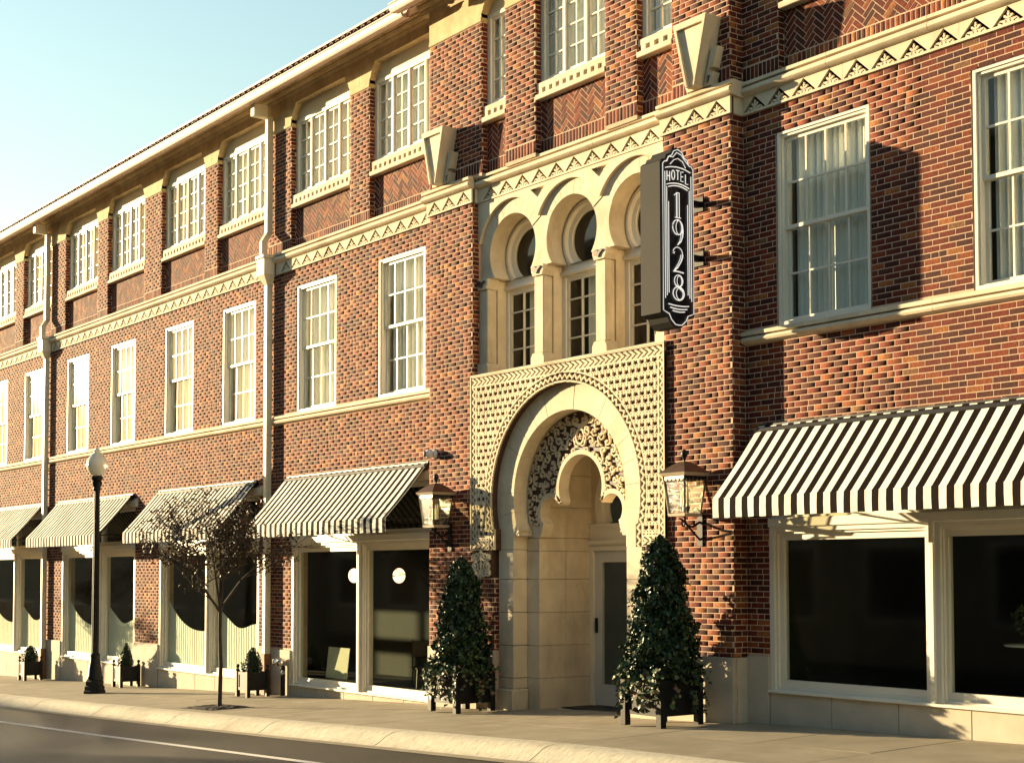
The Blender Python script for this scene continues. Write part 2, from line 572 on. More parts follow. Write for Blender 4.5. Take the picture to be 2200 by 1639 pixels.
def mask_relief(mask, x0, z0, cell, yb, yf):
    """Raised relief from a boolean raster (rows = z, columns = x)."""
    mb = MB()
    H, W = mask.shape
    v, f = mb.v, mb.f
    def quad(a, b, c, d):
        k = len(v)
        v.extend((a, b, c, d))
        f.append((k, k + 1, k + 2, k + 3))
    P = np.zeros((H + 2, W + 2), bool)
    P[1:-1, 1:-1] = mask
    for j in range(H):
        z, z1 = z0 + j * cell, z0 + (j + 1) * cell
        i = 0
        while i < W:
            if mask[j, i]:
                k = i
                while k < W and mask[j, k]:
                    k += 1
                xa, xb = x0 + i * cell, x0 + k * cell
                quad((xa, yf, z), (xb, yf, z), (xb, yf, z1), (xa, yf, z1))
                quad((xa, yb, z), (xa, yf, z), (xa, yf, z1), (xa, yb, z1))
                quad((xb, yf, z), (xb, yb, z), (xb, yb, z1), (xb, yf, z1))
                i = k
            else:
                i += 1
    for j in range(H + 1):                                   # horizontal edges
        d = P[j + 1, 1:-1].astype(int) - P[j, 1:-1].astype(int)
        z = z0 + j * cell
        i = 0
        while i < W:
            if d[i]:
                k = i
                while k < W and d[k] == d[i]:
                    k += 1
                xa, xb = x0 + i * cell, x0 + k * cell
                if d[i] > 0:
                    quad((xa, yb, z), (xb, yb, z), (xb, yf, z), (xa, yf, z))
                else:
                    quad((xa, yf, z), (xb, yf, z), (xb, yb, z), (xa, yb, z))
                i = k
            else:
                i += 1
    return mb

# ------------------------------------------------------------------ street levels
GX = [-140, -60, -39.35, -29.41, -20.66, -11.93, -8.54, 5, 30, 60]
GZ = [-6.0, -3.4, -2.72, -2.42, -2.11, -1.77, -1.70, -1.45, -1.0, -0.6]

def zg(x, y=0.0):
    return float(np.interp(x, GX, GZ)) + 0.02 * y

def sheet(name, xs, ys, off, m, kind='structure', parent=None, crown=0.0, thick=0.0):
    mb = MB()
    n = len(ys)
    top = [[(x, y, zg(x, y) + off(x, y)) for y in ys] for x in xs]
    v = [p for r in top for p in r]
    f = []
    for i in range(len(xs) - 1):
        for j in range(n - 1):
            a = i * n + j
            f.append((a, a + n, a + n + 1, a + 1))
    mb.add(v, f)
    if thick:
        k = len(mb.v)
        ring = [(0, j) for j in range(n - 1, -1, -1)] + [(i, 0) for i in range(1, len(xs))] + [(len(xs) - 1, j) for j in range(1, n)] + [(i, n - 1) for i in range(len(xs) - 2, 0, -1)]
        vv = [top[i][j] for i, j in ring]
        w = vv + [(p[0], p[1], p[2] - thick) for p in vv]
        r = len(ring)
        mb.add(w, [((q + 1) % r, q, q + r, (q + 1) % r + r) for q in range(r)])
    return part(name, mb, m, parent, kind=kind)

XS_ROAD = [-140, -100, -60, -50, -45, -39.35, -34, -29.41, -25, -20.66, -16, -11.93, -8.54, 0, 5, 30, 60]
KY0, KY1, KY2 = -2.88, -3.42, -3.60        # kerb back, kerb foot, gutter edge
ground = MB()
ground.add([(-1500, -1500, -6.6), (1500, -1500, -6.6), (1500, 1500, -6.6), (-1500, 1500, -6.6)], [(0, 1, 2, 3)])
part('ground', ground, GROUND, kind='structure')
sheet('road', XS_ROAD, [-60, -40, -18, -12, -8, -5.5, KY2 + 0.15], lambda x, y: -0.155 if y > -17 else -0.02 + 0.02 * -(y + 18) * 0.2, ASPHALT)
sheet('lane_line', [x for x in XS_ROAD if -60 <= x <= 5], [-4.92, -4.80], lambda x, y: -0.150, LINEP)
gut = sheet('gutter', XS_ROAD, [KY2, KY1 + 0.06], lambda x, y: -0.148 + 0.01 * (y - KY2), CONC)
side = sheet('sidewalk', XS_ROAD, [KY0 - 0.02, -1.0, 0.5], lambda x, y: -0.035, CARVEG)
PITX0, PITX1, PITY0, PITY1 = -22.55, -21.35, -2.62, -1.78
JX = [-9.2 + 1.493 * k for k in range(-34, 12)]
ROWS = [(KY0, -1.56), (-1.56, 0.35)]
for i in range(len(JX) - 1):
    for (ya, yb) in ROWS:
        xa, xb = JX[i] + 0.010, JX[i + 1] - 0.010
        if ya < -2 and xa < PITX1 and xb > PITX0:            # cut round the tree pit
            for (a, b2, c2, d2) in ((xa, min(xb, PITX0), ya, yb), (max(xa, PITX1), xb, ya, yb), (max(xa, PITX0), min(xb, PITX1), ya, PITY0), (max(xa, PITX0), min(xb, PITX1), PITY1, yb)):
                if b2 - a > 0.03 and d2 - c2 > 0.03:
                    sheet('paving_slab', [a, b2], [c2 + 0.004, d2 - 0.004], lambda x, y: random.uniform(-0.002, 0.002), CONC, None, side, thick=0.03)
        else:
            sheet('paving_slab', [xa, (xa + xb) / 2, xb], [ya + 0.006, yb - 0.006], lambda x, y: random.uniform(-0.002, 0.002), CONC, None, side, thick=0.03)
kerb = sheet('kerb', XS_ROAD, [KY1 + 0.02, KY0 - 0.02], lambda x, y: -0.16, CARVEG)
kx = [-58.0 + 3.05 * k for k in range(22)]
for i in range(len(kx) - 1):
    a, b2 = kx[i] + 0.011, kx[i + 1] - 0.011
    mb = MB()
    prof = [(KY0, -0.2), (KY0, 0.004), (KY0 - 0.14, 0.006), (KY0 - 0.24, -0.008), (KY0 - 0.33, -0.04), (KY0 - 0.42, -0.10), (KY0 - 0.50, -0.14), (KY1, -0.146), (KY1, -0.2)]
    n = len(prof)
    xs = np.linspace(a, b2, 5)
    v = [(x, y, zg(x, y) + z) for x in xs for y, z in prof]
    f = [(q * n + r, (q + 1) * n + r, (q + 1) * n + (r + 1) % n, q * n + (r + 1) % n) for q in range(4) for r in range(n)]
    f = [t[::-1] for t in f] + [tuple(range(n)), tuple(range(5 * n - 1, 4 * n - 1, -1))]
    mb.add(v, f)
    part('kerb_stone', mb, KERBM, kerb, smooth=50)

# ------------------------------------------------------------------ the hotel
HOT = empty('hotel_building', (-15.44, 0, -1.95))
HOT['is_root'] = 1
tag(HOT, 'three storey red brick hotel with horseshoe arched cream stone entrance', 'building')
XL, XR = -52.0, -2.6                         # extent built along the street
PAV0, PAV1, PY = -18.67, -12.24, -0.225      # entrance pavilion
REC0, REC1 = -17.54, -13.42                  # stone entrance bay inside it
EC = -15.44                                  # centre of the entrance

WIN2 = [(-11.72, -10.33), (-9.03, -7.64), (-6.34, -4.95), (-20.52, -19.11), (-23.27, -21.87), (-26.27, -24.87), (-28.99, -27.6),
        (-31.95, -30.56), (-34.70, -33.30), (-37.73, -36.33), (-40.47, -39.07), (-43.2, -41.8), (-46.2, -44.8)]
W2Z0, W2Z1 = 2.955, 5.31
WIN3 = [(-20.80, -18.73), (-23.51, -21.43), (-26.52, -24.37), (-29.22, -27.10), (-32.19, -30.12), (-34.88, -32.81), (-37.90, -35.85), (-40.60, -38.53), (-43.3, -41.2), (-46.3, -44.2)]
WIN3R = [(-11.66, -9.25), (-8.6, -6.2)]
SF = [(-11.88, -7.29, -1.40), (-23.42, -18.78, -2.02), (-29.18, -24.68, -2.02), (-34.89, -30.46, -2.03), (-40.62, -36.12, -2.06), (-46.4, -41.9, -2.2)]
SFZ1 = 1.50
PLINTH = [(PAV1, -11.88, -0.98), (-24.68, -23.42, -1.385), (-30.46, -29.18, -1.50), (-36.12, -34.89, -1.63), (-41.9, -40.62, -1.75), (XL, -46.4, -1.95), (-7.29, XR, -0.95)]

holesW = [(a, b, W2Z0, W2Z1) for a, b in WIN2] + [(a, b, z - 3, SFZ1) for a, b, z in SF]
def wall(x0, x1, z0, z1, holes, y0, y1=0.34):
    mb = MB().grid(x0, x1, z0, z1, holes, y0, y1)
    return part('wall', mb, MORTAR, HOT)
WALL = wall(PAV1, XR, -3.2, 6.0, holesW, 0.0)
wall(XL, PAV0, -4.2, 6.0, holesW, 0.0)
wall(PAV0, REC0 - 0.0, -3.2, 5.62, [], PY)
wall(REC0, -17.0, -3.2, -0.05, [], PY)
wall(REC1, PAV1, -3.2, 5.62, [], PY)
wall(-13.88, REC1, -3.2, -0.05, [], PY)

BR = []        # boxes: c, a, n, half length, half height, proud
BP = []        # clipped polygons: points (3d), normal
COURSE, BLEN, MJ = 0.0677, 0.2030, 0.0098

def bricks(u0, u1, z0, z1, holes, O, U, Nn):
    k0, k1 = math.floor(z0 / COURSE), math.ceil(z1 / COURSE)
    for k in range(k0, k1 + 1):
        za, zb = max(k * COURSE + MJ / 2, z0), min((k + 1) * COURSE - MJ / 2, z1)
        if zb - za < 0.018:
            continue
        zc = (za + zb) / 2
        iv = [(u0, u1)]
        for h in holes:
            if h[2] < zc < h[3]:
                nv = []
                for a, b2 in iv:
                    if h[1] <= a or h[0] >= b2:
                        nv.append((a, b2))
                    else:
                        if h[0] > a:
                            nv.append((a, h[0]))
                        if h[1] < b2:
                            nv.append((h[1], b2))
                iv = nv
        off = 0.1015 * (k % 2) + (0.012 * ((k * 7) % 5 - 2) / 2)
        for a, b2 in iv:
            j = math.floor((a - off) / BLEN)
            while j * BLEN + off < b2:
                ua, ub = max(j * BLEN + off + MJ / 2, a + 0.001), min((j + 1) * BLEN + off - MJ / 2, b2 - 0.001)
                j += 1
                if ub - ua < 0.025:
                    continue
                # some stretchers are laid as two headers
                segs = [(ua, ub)]
                if ub - ua > 0.18 and random.random() < 0.07:
                    mid = (ua + ub) / 2
                    segs = [(ua, mid - MJ / 2), (mid + MJ / 2, ub)]
                for sa, sb in segs:
                    c = (O[0] + U[0] * (sa + sb) / 2, O[1] + U[1] * (sa + sb) / 2, zc)
                    BR.append((c, (U[0], U[1], 0), Nn, (sb - sa) / 2, (zb - za) / 2, 0.0016 + random.uniform(-0.0008, 0.0010)))

FRONT = (0, -1, 0)
def front(x0, x1, z0, z1, holes, y):
    bricks(x0, x1, z0, z1, holes, (0, y), (1, 0), FRONT)
def facing_right(x, y0, y1, z0, z1):
    bricks(y0, y1, z0, z1, [], (x, 0), (0, 1), (1, 0, 0))
def facing_left(x, y0, y1, z0, z1):
    bricks(y0, y1, z0, z1, [], (x, 0), (0, 1), (-1, 0, 0))

noplinth = [(a, b, -9, t) for a, b, t in PLINTH]
bandR = [(PAV1, XR, 2.785, 2.955), (PAV1, XR, 5.62, 6.0)]
bandL = [(XL, PAV0, 2.785, 2.955), (XL, PAV0, 5.62, 6.0)]
lint = [(a - 0.15, b + 0.15, SFZ1 - 0.02, 1.66) for a, b, z in SF]
front(PAV1 + 0.004, XR, -1.8, 5.62, holesW + noplinth + bandR + lint, 0.0)
front(XL, PAV0, -2.4, 5.62, holesW + noplinth + bandL + lint, 0.0)
front(PAV0, REC0, -1.11, 5.62, [], PY)
front(REC0, -17.0, -1.11, -0.05, [], PY)
front(REC1, PAV1, -1.0, 5.62, [], PY)
front(-13.88, REC1, -1.0, -0.05, [], PY)
facing_right(PAV1, PY, 0.0, -1.0, 5.62)
facing_right(REC0, PY, -0.10, 2.95, 5.62)
facing_right(-17.0, PY, -0.13, -1.11, -0.05)

# ---- plinth and base stones
def stones(name, x0, x1, y0, y1, z0, z1, step, m, parent=HOT, c=0.006, gap=0.006):
    n = max(1, round((x1 - x0) / step))
    w = (x1 - x0) / n
    for i in range(n):
        mb = MB().bbox(x0 + i * w + gap / 2, x0 + (i + 1) * w - gap / 2, y0, y1, z0, z1, c)
        part(name, mb, m, parent)

for a, b2, t in PLINTH:
    stones('plinth_stone', a + 0.002, b2 - 0.002, -0.028, 0.2, zg((a + b2) / 2) - 0.5, t, 1.3, STONE_B)
for a, b2, z in SF:
    stones('plinth_stone', a + 0.002, b2 - 0.002, -0.012, 0.3, zg((a + b2) / 2) - 0.5, z - 0.002, 0.88, STONE_B)
stones('plinth_stone', PAV0 - 0.02, -17.0, PY - 0.025, 0, -2.5, -1.11, 1.7, STONE_B)
stones('plinth_stone', -13.88, PAV1 - 0.002, PY - 0.025, 0, -2.5, -1.0, 1.7, STONE_B)
part('plinth_stone', MB().bbox(PAV1 - 0.001, PAV1 + 0.02, PY + 0.03, -0.005, -2.4, -1.0, 0.004), STONE_B, HOT)

# ---- sill course and belt course (individual stones)
TORUS_S = [(0.02, 2.79), (-0.03, 2.795), (-0.075, 2.81), (-0.092, 2.835), (-0.075, 2.868), (-0.035, 2.880), (-0.035, 2.890), (-0.085, 2.892), (-0.085, 2.935), (-0.02, 2.955), (0.02, 2.955)]
def course(name, prof, x0, x1, step, dy=0.0):
    n = max(1, round((x1 - x0) / step))
    w = (x1 - x0) / n
    for i in range(n):
        mb = MB().extrude_x([(p[0] + dy, p[1]) for p in prof], x0 + i * w + 0.003, x0 + (i + 1) * w - 0.003)
        part(name, mb, STONE, HOT, smooth=35)
for a, b2 in ((PAV1 + 0.004, XR), (XL, -36.02), (-35.74, -24.34), (-24.04, PAV0)):
    course('sill_stone', TORUS_S, a, b2, 1.32)
TORUS_B = [(0.02, 5.835), (-0.035, 5.838), (-0.085, 5.85), (-0.112, 5.88), (-0.112, 5.91), (-0.085, 5.94), (-0.045, 5.952), (-0.045, 5.964), (-0.10, 5.966), (-0.10, 6.005), (-0.02, 6.03), (0.02, 6.03)]
CB = -0.10                                   # plane of the stone entrance bay
for a, b2, dy in ((PAV1 - 0.0, XR, 0.0), (XL, -36.05, 0), (-35.7, -24.36, 0), (-24.0, PAV0, 0.0), (PAV0 - 0.1, REC0 + 0.03, PY), (REC0 + 0.035, REC1 - 0.035, CB), (REC1 - 0.03, PAV1 + 0.085, PY)):
    course('belt_stone', TORUS_B, a, b2, 1.36, dy)
part('belt_stone', MB().extrude_x([(PY + 0.03, 5.835), (PY + 0.03, 6.03), (0.0, 6.03), (0.0, 5.835)], PAV1 - 0.1, PAV1 + 0.07), STONE, HOT)

# ---- frieze of triangles under the belt
TP = 0.385
def tri_relief():
    c = 0.0075
    W, H = int(0.33 / c), int(0.165 / c)
    m = np.zeros((H, W), bool)
    def ell(u, v, cu2, cv, a, b2, t):
        du, dv = u - cu2, v - cv
        x, y = du * math.cos(t) + dv * math.sin(t), -du * math.sin(t) + dv * math.cos(t)
        return (x / a) ** 2 + (y / b2) ** 2 < 1
    for j in range(H):
        for i in range(W):
            u, v = (i + 0.5) * c - 0.165, (j + 0.5) * c
            if v > (0.145 - 1.05 * abs(u)) * 0.94:
                continue
            au = abs(u)
            s = ell(u, v, 0, 0.098, 0.012, 0.030, 0) or ell(au, v, 0.034, 0.072, 0.012, 0.030, -0.9) or ell(au, v, 0.060, 0.030, 0.013, 0.036, -1.15)
            s = s or (au < 0.007 and v < 0.10) or abs(math.hypot(au - 0.03, v - 0.022) - 0.020) < 0.006 or (0.085 < au < 0.115 and v < 0.016) or abs(math.hypot(au - 0.082, v - 0.012) - 0.03) < 0.006
            m[j, i] = s
    return mask_relief(m, -0.165, 5.651, c, 0.0, -0.026).mesh('triangle_ornament')
TRI_ME = tri_relief()
FR_ME = {}
def frieze(x0, x1, y, phase=None):
    """Backing slab, stones with triangular cut-outs, a leaf relief in each cut-out."""
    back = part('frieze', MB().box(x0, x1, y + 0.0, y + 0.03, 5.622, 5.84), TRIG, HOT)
    n = max(1, int((x1 - x0 + 0.02) / TP))
    base = x0 + ((x1 - x0) - n * TP) / 2
    i = 0
    while i < n:
        k = min(4, n - i)
        xa, xb = base + i * TP, base + (i + k) * TP
        xa2 = x0 if i == 0 else xa + 0.0015
        xb2 = x1 if i + k >= n else xb - 0.0015
        hs = [[(base + (i + q) * TP + 0.010, 5.650), (base + (i + q + 1) * TP - 0.010, 5.650), (base + (i + q + 0.5) * TP, 5.829)] for q in range(k)]
        part('frieze_stone', MB().plate([(xa2, 5.622), (xb2, 5.622), (xb2, 5.84), (xa2, 5.84)], hs, y - 0.034, y - 0.001), STONE, back)
        for q in range(k):
            link('triangle_ornament', TRI_ME, STONE, back, (base + (i + q + 0.5) * TP, y, 0))
        i += k
frieze(PAV1 + 0.03, XR, 0)
frieze(-24.0, PAV0, 0)
frieze(-35.7, -24.36, 0)
frieze(XL, -36.05, 0)
frieze(PAV0 - 0.04, REC0 + 0.02, PY)
frieze(REC0 + 0.022, REC1 - 0.022, CB)
frieze(REC1 - 0.02, PAV1 + 0.028, PY)
part('frieze_end', MB().box(PAV1 + 0.0, PAV1 + 0.026, PY + 0.003, -0.001, 5.622, 5.84), STONE, HOT)
part('frieze_end', MB().box(REC0 - 0.001, REC0 + 0.02, PY + 0.003, CB - 0.003, 5.622, 5.84), STONE, HOT)

# ---- windows
def holes_grid(x0, x1, z0, z1, nc, nr, rail, mun):
    hs = []
    w = (x1 - x0 - 2 * rail - (nc - 1) * mun) / nc
    h = (z1 - z0 - 2 * rail - (nr - 1) * mun) / nr
    for i in range(nc):
        for j in range(nr):
            a, b2 = x0 + rail + i * (w + mun), z0 + rail + j * (h + mun)
            hs.append((a, a + w, b2, b2 + h))
    return hs

CACHE = {}
def cached(key, fn):
    if key not in CACHE:
        CACHE[key] = fn()
    return CACHE[key]

def panes(parent, key, rects, y, single, m=GLASS):
    """Glass: a pane object for each light, or one joined pane mesh where they are too small to pick apart."""
    if single:
        for r in rects:
            w, h = round(r[1] - r[0], 3), round(r[3] - r[2], 3)
            me = cached(('pane', w, h), lambda: MB().box(-w / 2, w / 2, -0.003, 0.003, -h / 2, h / 2).mesh('pane'))
            t = (random.uniform(-0.006, 0.006), 0, random.uniform(-0.006, 0.006))
            link('pane', me, m, parent, ((r[0] + r[1]) / 2, y, (r[2] + r[3]) / 2), rot=t)
    else:
        def mk():
            mb = MB()
            for r in rects:
                mb.box(r[0], r[1], y - 0.003, y + 0.003, r[2], r[3])
            return mb.mesh('pane')
        link('pane', cached(('panes', key), mk), m, parent, kind='stuff')

def curtain(parent, x0, x1, z0, z1, y, key, folds=14, amp=0.025):
    def mk():
        mb = MB()
        n = folds * 6
        v, f = [], []
        for i in range(n + 1):
            x = x0 + (x1 - x0) * i / n
            yy = y + amp * math.sin(2 * math.pi * folds * i / n) + 0.3 * amp * math.sin(2.7 * i)
            v += [(x, yy, z0), (x, yy, z1)]
            if i:
                f.append((2 * i - 2, 2 * i, 2 * i + 1, 2 * i - 1))
        return mb.add(v, f).mesh('curtain', smooth=80)
    link('curtain', cached(('cur', key), mk), CURTAIN, parent)

for wi, (a, b2) in enumerate(WIN2):
    w, h = b2 - a, W2Z1 - W2Z0
    near = wi in (0, 1, 3, 4, 5, 6)
    W = round(w, 2)
    # local origin: left bottom corner of the brick opening
    fr = cached(('w2f', W), lambda: MB().grid(0.004, W - 0.004, 0.002, h - 0.003, [(0.075, W - 0.075, 0.055, h - 0.085)], 0.025, 0.20).mesh('sash_window'))
    o = link('sash_window', fr, PAINT, HOT, (a, 0, W2Z0))
    link('casing_bead', cached(('w2b', W), lambda: MB().grid(0.02, W - 0.02, 0.0, h - 0.018, [(0.055, W - 0.055, 0.045, h - 0.055)], 0.004, 0.05).mesh('casing_bead')), PAINT, o)
    mid = h * 0.5
    up = holes_grid(0.076, W - 0.076, mid - 0.02, h - 0.086, 4, 2, 0.045, 0.022)
    lo = holes_grid(0.076, W - 0.076, 0.056, mid + 0.02, 4, 2, 0.045, 0.022)
    link('sash', cached(('w2u', W), lambda: MB().grid(0.076, W - 0.076, mid - 0.02, h - 0.086, up, 0.07, 0.105).mesh('sash')), PAINT, o)
    link('sash', cached(('w2l', W), lambda: MB().grid(0.076, W - 0.076, 0.056, mid + 0.02, lo, 0.112, 0.147).mesh('sash')), PAINT, o)
    panes(o, ('w2', W, 'u'), up, 0.088, near)
    panes(o, ('w2', W, 'l'), lo, 0.130, near)
    curtain(o, 0.13, W - 0.05, 0.03, h - 0.04, 0.225, ('w2', W))

def casement(a, b2, z0, z1, y, ncas, near, cols=2, rows=4, parent=HOT):
    W, h = round(b2 - a, 3), z1 - z0
    key = ('cas', W, round(h, 3), ncas)
    cw = (W - 0.10) / ncas
    outer_h = [(0.05 + i * cw + 0.022, 0.05 + (i + 1) * cw - 0.022, 0.05, h - 0.06) for i in range(ncas)]
    o = link('casement_window', cached(key + ('f',), lambda: MB().grid(0.003, W - 0.003, 0.002, h - 0.002, outer_h, 0, 0.14).mesh('casement_window')), PAINT, parent, (a, y, z0))
    for i, hh in enumerate(outer_h):
        hs = holes_grid(0, hh[1] - hh[0] - 0.004, 0, hh[3] - hh[2] - 0.004, cols, rows, 0.042, 0.022)
        link('sash', cached(key + ('s',), lambda: MB().grid(0, hh[1] - hh[0] - 0.004, 0, hh[3] - hh[2] - 0.004, hs, 0.03, 0.07).mesh('sash')), PAINT, o, (hh[0] + 0.002, 0, hh[2] + 0.002))
        hs2 = [(p[0] + hh[0] + 0.002, p[1] + hh[0] + 0.002, p[2] + hh[2] + 0.002, p[3] + hh[2] + 0.002) for p in hs]
        panes(o, key + (i,), hs2, 0.05, near)
    curtain(o, 0.16 if W > 1 else 0.08, W - 0.03, 0.02, h - 0.02, 0.17, key)
    return o

# ---- third floor: piers, herringbone aprons, sills, windows, corbelled beams
def herringbone(x0, x1, z0, z1, y):
    s = BLEN / 3
    ca = math.sqrt(0.5)
    cx, cz = (x0 + x1) / 2, (z0 + z1) / 2
    R = int((max(x1 - x0, z1 - z0)) / s) + 6
    def clip(poly, ax, lim, sign):
        out = []
        for i in range(len(poly)):
            p, q = poly[i], poly[(i + 1) % len(poly)]
            ip, iq = (p[ax] - lim) * sign >= 0, (q[ax] - lim) * sign >= 0
            if ip:
                out.append(p)
            if ip != iq:
                t = (lim - p[ax]) / (q[ax] - p[ax])
                out.append((p[0] + t * (q[0] - p[0]), p[1] + t * (q[1] - p[1])))
        return out
    for i in range(-R, R):
        for j in range(-R, R):
            r = (i - j) % 6
            if r == 0:
                bx = (i, i + 3, j, j + 1)
            elif r == 5:
                bx = (i, i + 1, j, j + 3)
            else:
                continue
            g = MJ / 2
            p = [(bx[0] * s + g, bx[2] * s + g), (bx[1] * s - g, bx[2] * s + g), (bx[1] * s - g, bx[3] * s - g), (bx[0] * s + g, bx[3] * s - g)]
            p = [(cx + (u - v) * ca, cz + (u + v) * ca) for u, v in p]
            for ax, lim, sg in ((0, x0 + g, 1), (0, x1 - g, -1), (1, z0 + g, 1), (1, z1 - g, -1)):
                if p:
                    p = clip(p, ax, lim, sg)
            if len(p) > 2:
                ar = abs(sum(p[k][0] * p[(k + 1) % len(p)][1] - p[(k + 1) % len(p)][0] * p[k][1] for k in range(len(p)))) / 2
                if ar > 0.0006:
                    BP.append(([(u, y, v) for u, v in p], 0.0016 + random.uniform(-0.0008, 0.001)))

def soldiers(x0, x1, z0, z1, y):
    n = max(1, round((x1 - x0) / COURSE))
    w = (x1 - x0) / n
    for i in range(n):
        BR.append(((x0 + (i + 0.5) * w, y, (z0 + z1) / 2), (1, 0, 0), FRONT, w / 2 - MJ / 2, (z1 - z0) / 2 - MJ / 2, 0.0016 + random.uniform(-0.0008, 0.001)))

BEAM_TOP = 9.08
def dentil_sill(a, b2, y):
    part('window_sill', MB().bbox(a - 0.0, b2 + 0.0, y - 0.085, y + 0.1, 6.942, 7.03, 0.008), STONE, HOT)
    part('sill_band', MB().bbox(a, b2, y - 0.115, y + 0.02, 6.785, 6.862, 0.008), STONE, HOT)
    mb = MB()
    n = round((b2 - a) / 0.148)
    w = (b2 - a) / n
    for i in range(n):
        mb.box(a + i * w + w * 0.5, a + (i + 1) * w - 0.003, y - 0.10, y + 0.01, 6.8625, 6.9415)
    part('dentil_course', mb, STONE, HOT, kind='stuff')

def bay3(a, b2, y, near, ncas=4, topz=8.45, panel=True):
    """One upper window bay between piers; y is the pier plane."""
    yr = y + 0.105
    part('wall', MB().grid(a, b2, 5.98, 8.9, [(a + 0.001, b2 - 0.001, 7.03, 8.9)], yr, yr + 0.3), MORTAR, HOT)
    soldiers(a, b2, 6.03, 6.215, yr)
    herringbone(a, b2, 6.22, 6.785, yr)
    dentil_sill(a, b2, yr)
    casement(a + 0.01, b2 - 0.01, 7.03, topz, yr, ncas, near)
    if panel:
        part('spandrel_panel', MB().box(a, b2, yr + 0.03, yr + 0.08, topz, 8.95), PANELP, HOT)

def pier3(a, b2, y):
    part('wall', MB().box(a, b2, y, y + 0.5, 5.98, 8.9), MORTAR, HOT)
    soldiers(a, b2, 6.03, 6.215, y)
    front(a, b2, 6.22, 8.335, [], y)
    facing_right(b2, y, y + 0.105, 6.03, 8.335)
    part('pier_cap', MB().bbox(a - 0.012, b2 + 0.012, y - 0.022, y + 0.13, 8.335, 8.405, 0.01), STUCCO, HOT)

def beam(x0, x1, wins, y):
    """Stone beam over the bays, cut by corbel-shouldered openings."""
    o = [(x0, 8.405)]
    for a, b2 in sorted(wins):
        o += [(a, 8.405), (a, 8.46), (a + 0.035, 8.50), (a + 0.055, 8.56), (a + 0.13, 8.66), (a + 0.165, 8.72), (a + 0.175, 8.74),
              (b2 - 0.175, 8.74), (b2 - 0.165, 8.72), (b2 - 0.13, 8.66), (b2 - 0.055, 8.56), (b2 - 0.035, 8.50), (b2, 8.46), (b2, 8.405)]
    o += [(x1, 8.405), (x1, BEAM_TOP), (x0, BEAM_TOP)]
    return part('beam', MB().plate(o, [], y - 0.012, y + 0.134), STUCCO, HOT)

wl = sorted(WIN3)
for i, (a, b2) in enumerate(wl):
    bay3(a, b2, 0.0, a > -24)
pl = [(XL, wl[0][0])] + [(wl[i][1], wl[i + 1][0]) for i in range(len(wl) - 1)] + [(wl[-1][1], PAV0)]
for a, b2 in pl:
    pier3(a, b2, 0.0)
for i, (a, b2) in enumerate(wl):                # one beam stone per bay, joints over the piers
    x0 = XL if i == 0 else (wl[i - 1][1] + a) / 2 + 0.003
    x1 = PAV0 if i == len(wl) - 1 else (b2 + wl[i + 1][0]) / 2 - 0.003
    beam(x0, x1, [(a, b2)], 0.0)
for a, b2 in WIN3R:
    bay3(a, b2, 0.0, False)
for a, b2 in ((PAV1, -11.66), (-9.25, -8.6), (-6.2, XR)):
    pier3(a, b2, 0.0)
beam(PAV1, XR, WIN3R, 0.0)
# pavilion
PW = [(-17.30, -16.72), (-16.02, -14.52), (-13.90, -13.24)]
PB = PY
for (a, b2), nc in zip(PW, (1, 3, 1)):
    bay3(a, b2, PB, True, nc)
for a, b2 in ((PAV0, -17.30), (-16.72, -16.02), (-14.52, -13.90), (-13.24, PAV1)):
    pier3(a, b2, PB)
facing_right(PAV1, PB, 0.0, 6.03, 8.335)
beam(PAV0, PAV1, PW, PB)

# ---- eaves, gutter and tiled roof
def eaves(x0, x1, dy):
    bed = [(0.2, 8.90), (-0.012, 8.90), (-0.03, 8.93), (-0.045, 8.945), (-0.045, 8.965), (-0.085, 8.985), (-0.11, 9.02), (-0.11, 9.04), (-0.15, 9.055), (-0.15, 9.10), (0.2, 9.10)]
    part('bed_moulding', MB().extrude_x([(p[0] + dy, p[1]) for p in bed], x0, x1), STUCCO, HOT)
    part('soffit', MB().box(x0, x1, -0.60 + dy, 0.2 + dy, 9.085, 9.12), GUTTER, HOT)
    n = max(1, round((x1 - x0) / 3.05))
    w = (x1 - x0) / n
    g = [(-0.50, 8.955), (-0.515, 8.835), (-0.60, 8.825), (-0.635, 8.87), (-0.645, 8.93), (-0.66, 8.945), (-0.66, 8.962), (-0.63, 8.962), (-0.615, 8.94), (-0.58, 8.86), (-0.53, 8.86), (-0.52, 8.955)]
    for i in range(n):
        part('gutter', MB().extrude_x([(p[0] + dy, p[1] + 0.0) for p in g], x0 + i * w + 0.002, x0 + (i + 1) * w - 0.002), GUTTER, HOT, smooth=30)
    part('fascia_board', MB().box(x0, x1, -0.50 + dy, -0.47 + dy, 8.84, 9.085), GUTTER, HOT)
def tile_mesh(L):
    mb = MB()
    n = 8
    v, f = [], []
    sl = 0.36
    for t, (r, dz) in enumerate(((0.085, 0.0), (0.070, 0.0))):
        for y in (0.0, L):
            for k in range(n + 1):
                an = math.pi * k / n
                v.append((r * (1 - 0.12 * (y > 0)) * math.cos(an), y, r * math.sin(an) + sl * y))
    q = n + 1
    for k in range(n):
        f.append((k, k + 1, q + k + 1, q + k))
        f.append((2 * q + k + 1, 2 * q + k, 3 * q + k, 3 * q + k + 1))
        f.append((k + 1, k, 2 * q + k, 2 * q + k + 1))
    return mb.add(v, f).mesh('roof_tile', smooth=50)
TILE_ME = tile_mesh(0.42)
roof = part('roof', MB().add([(XL, -0.62, 9.02), (XR, -0.62, 9.02), (XR, 8, 12.1), (XL, 8, 12.1)], [(0, 1, 2, 3)]), TILE, HOT)
tn = 0
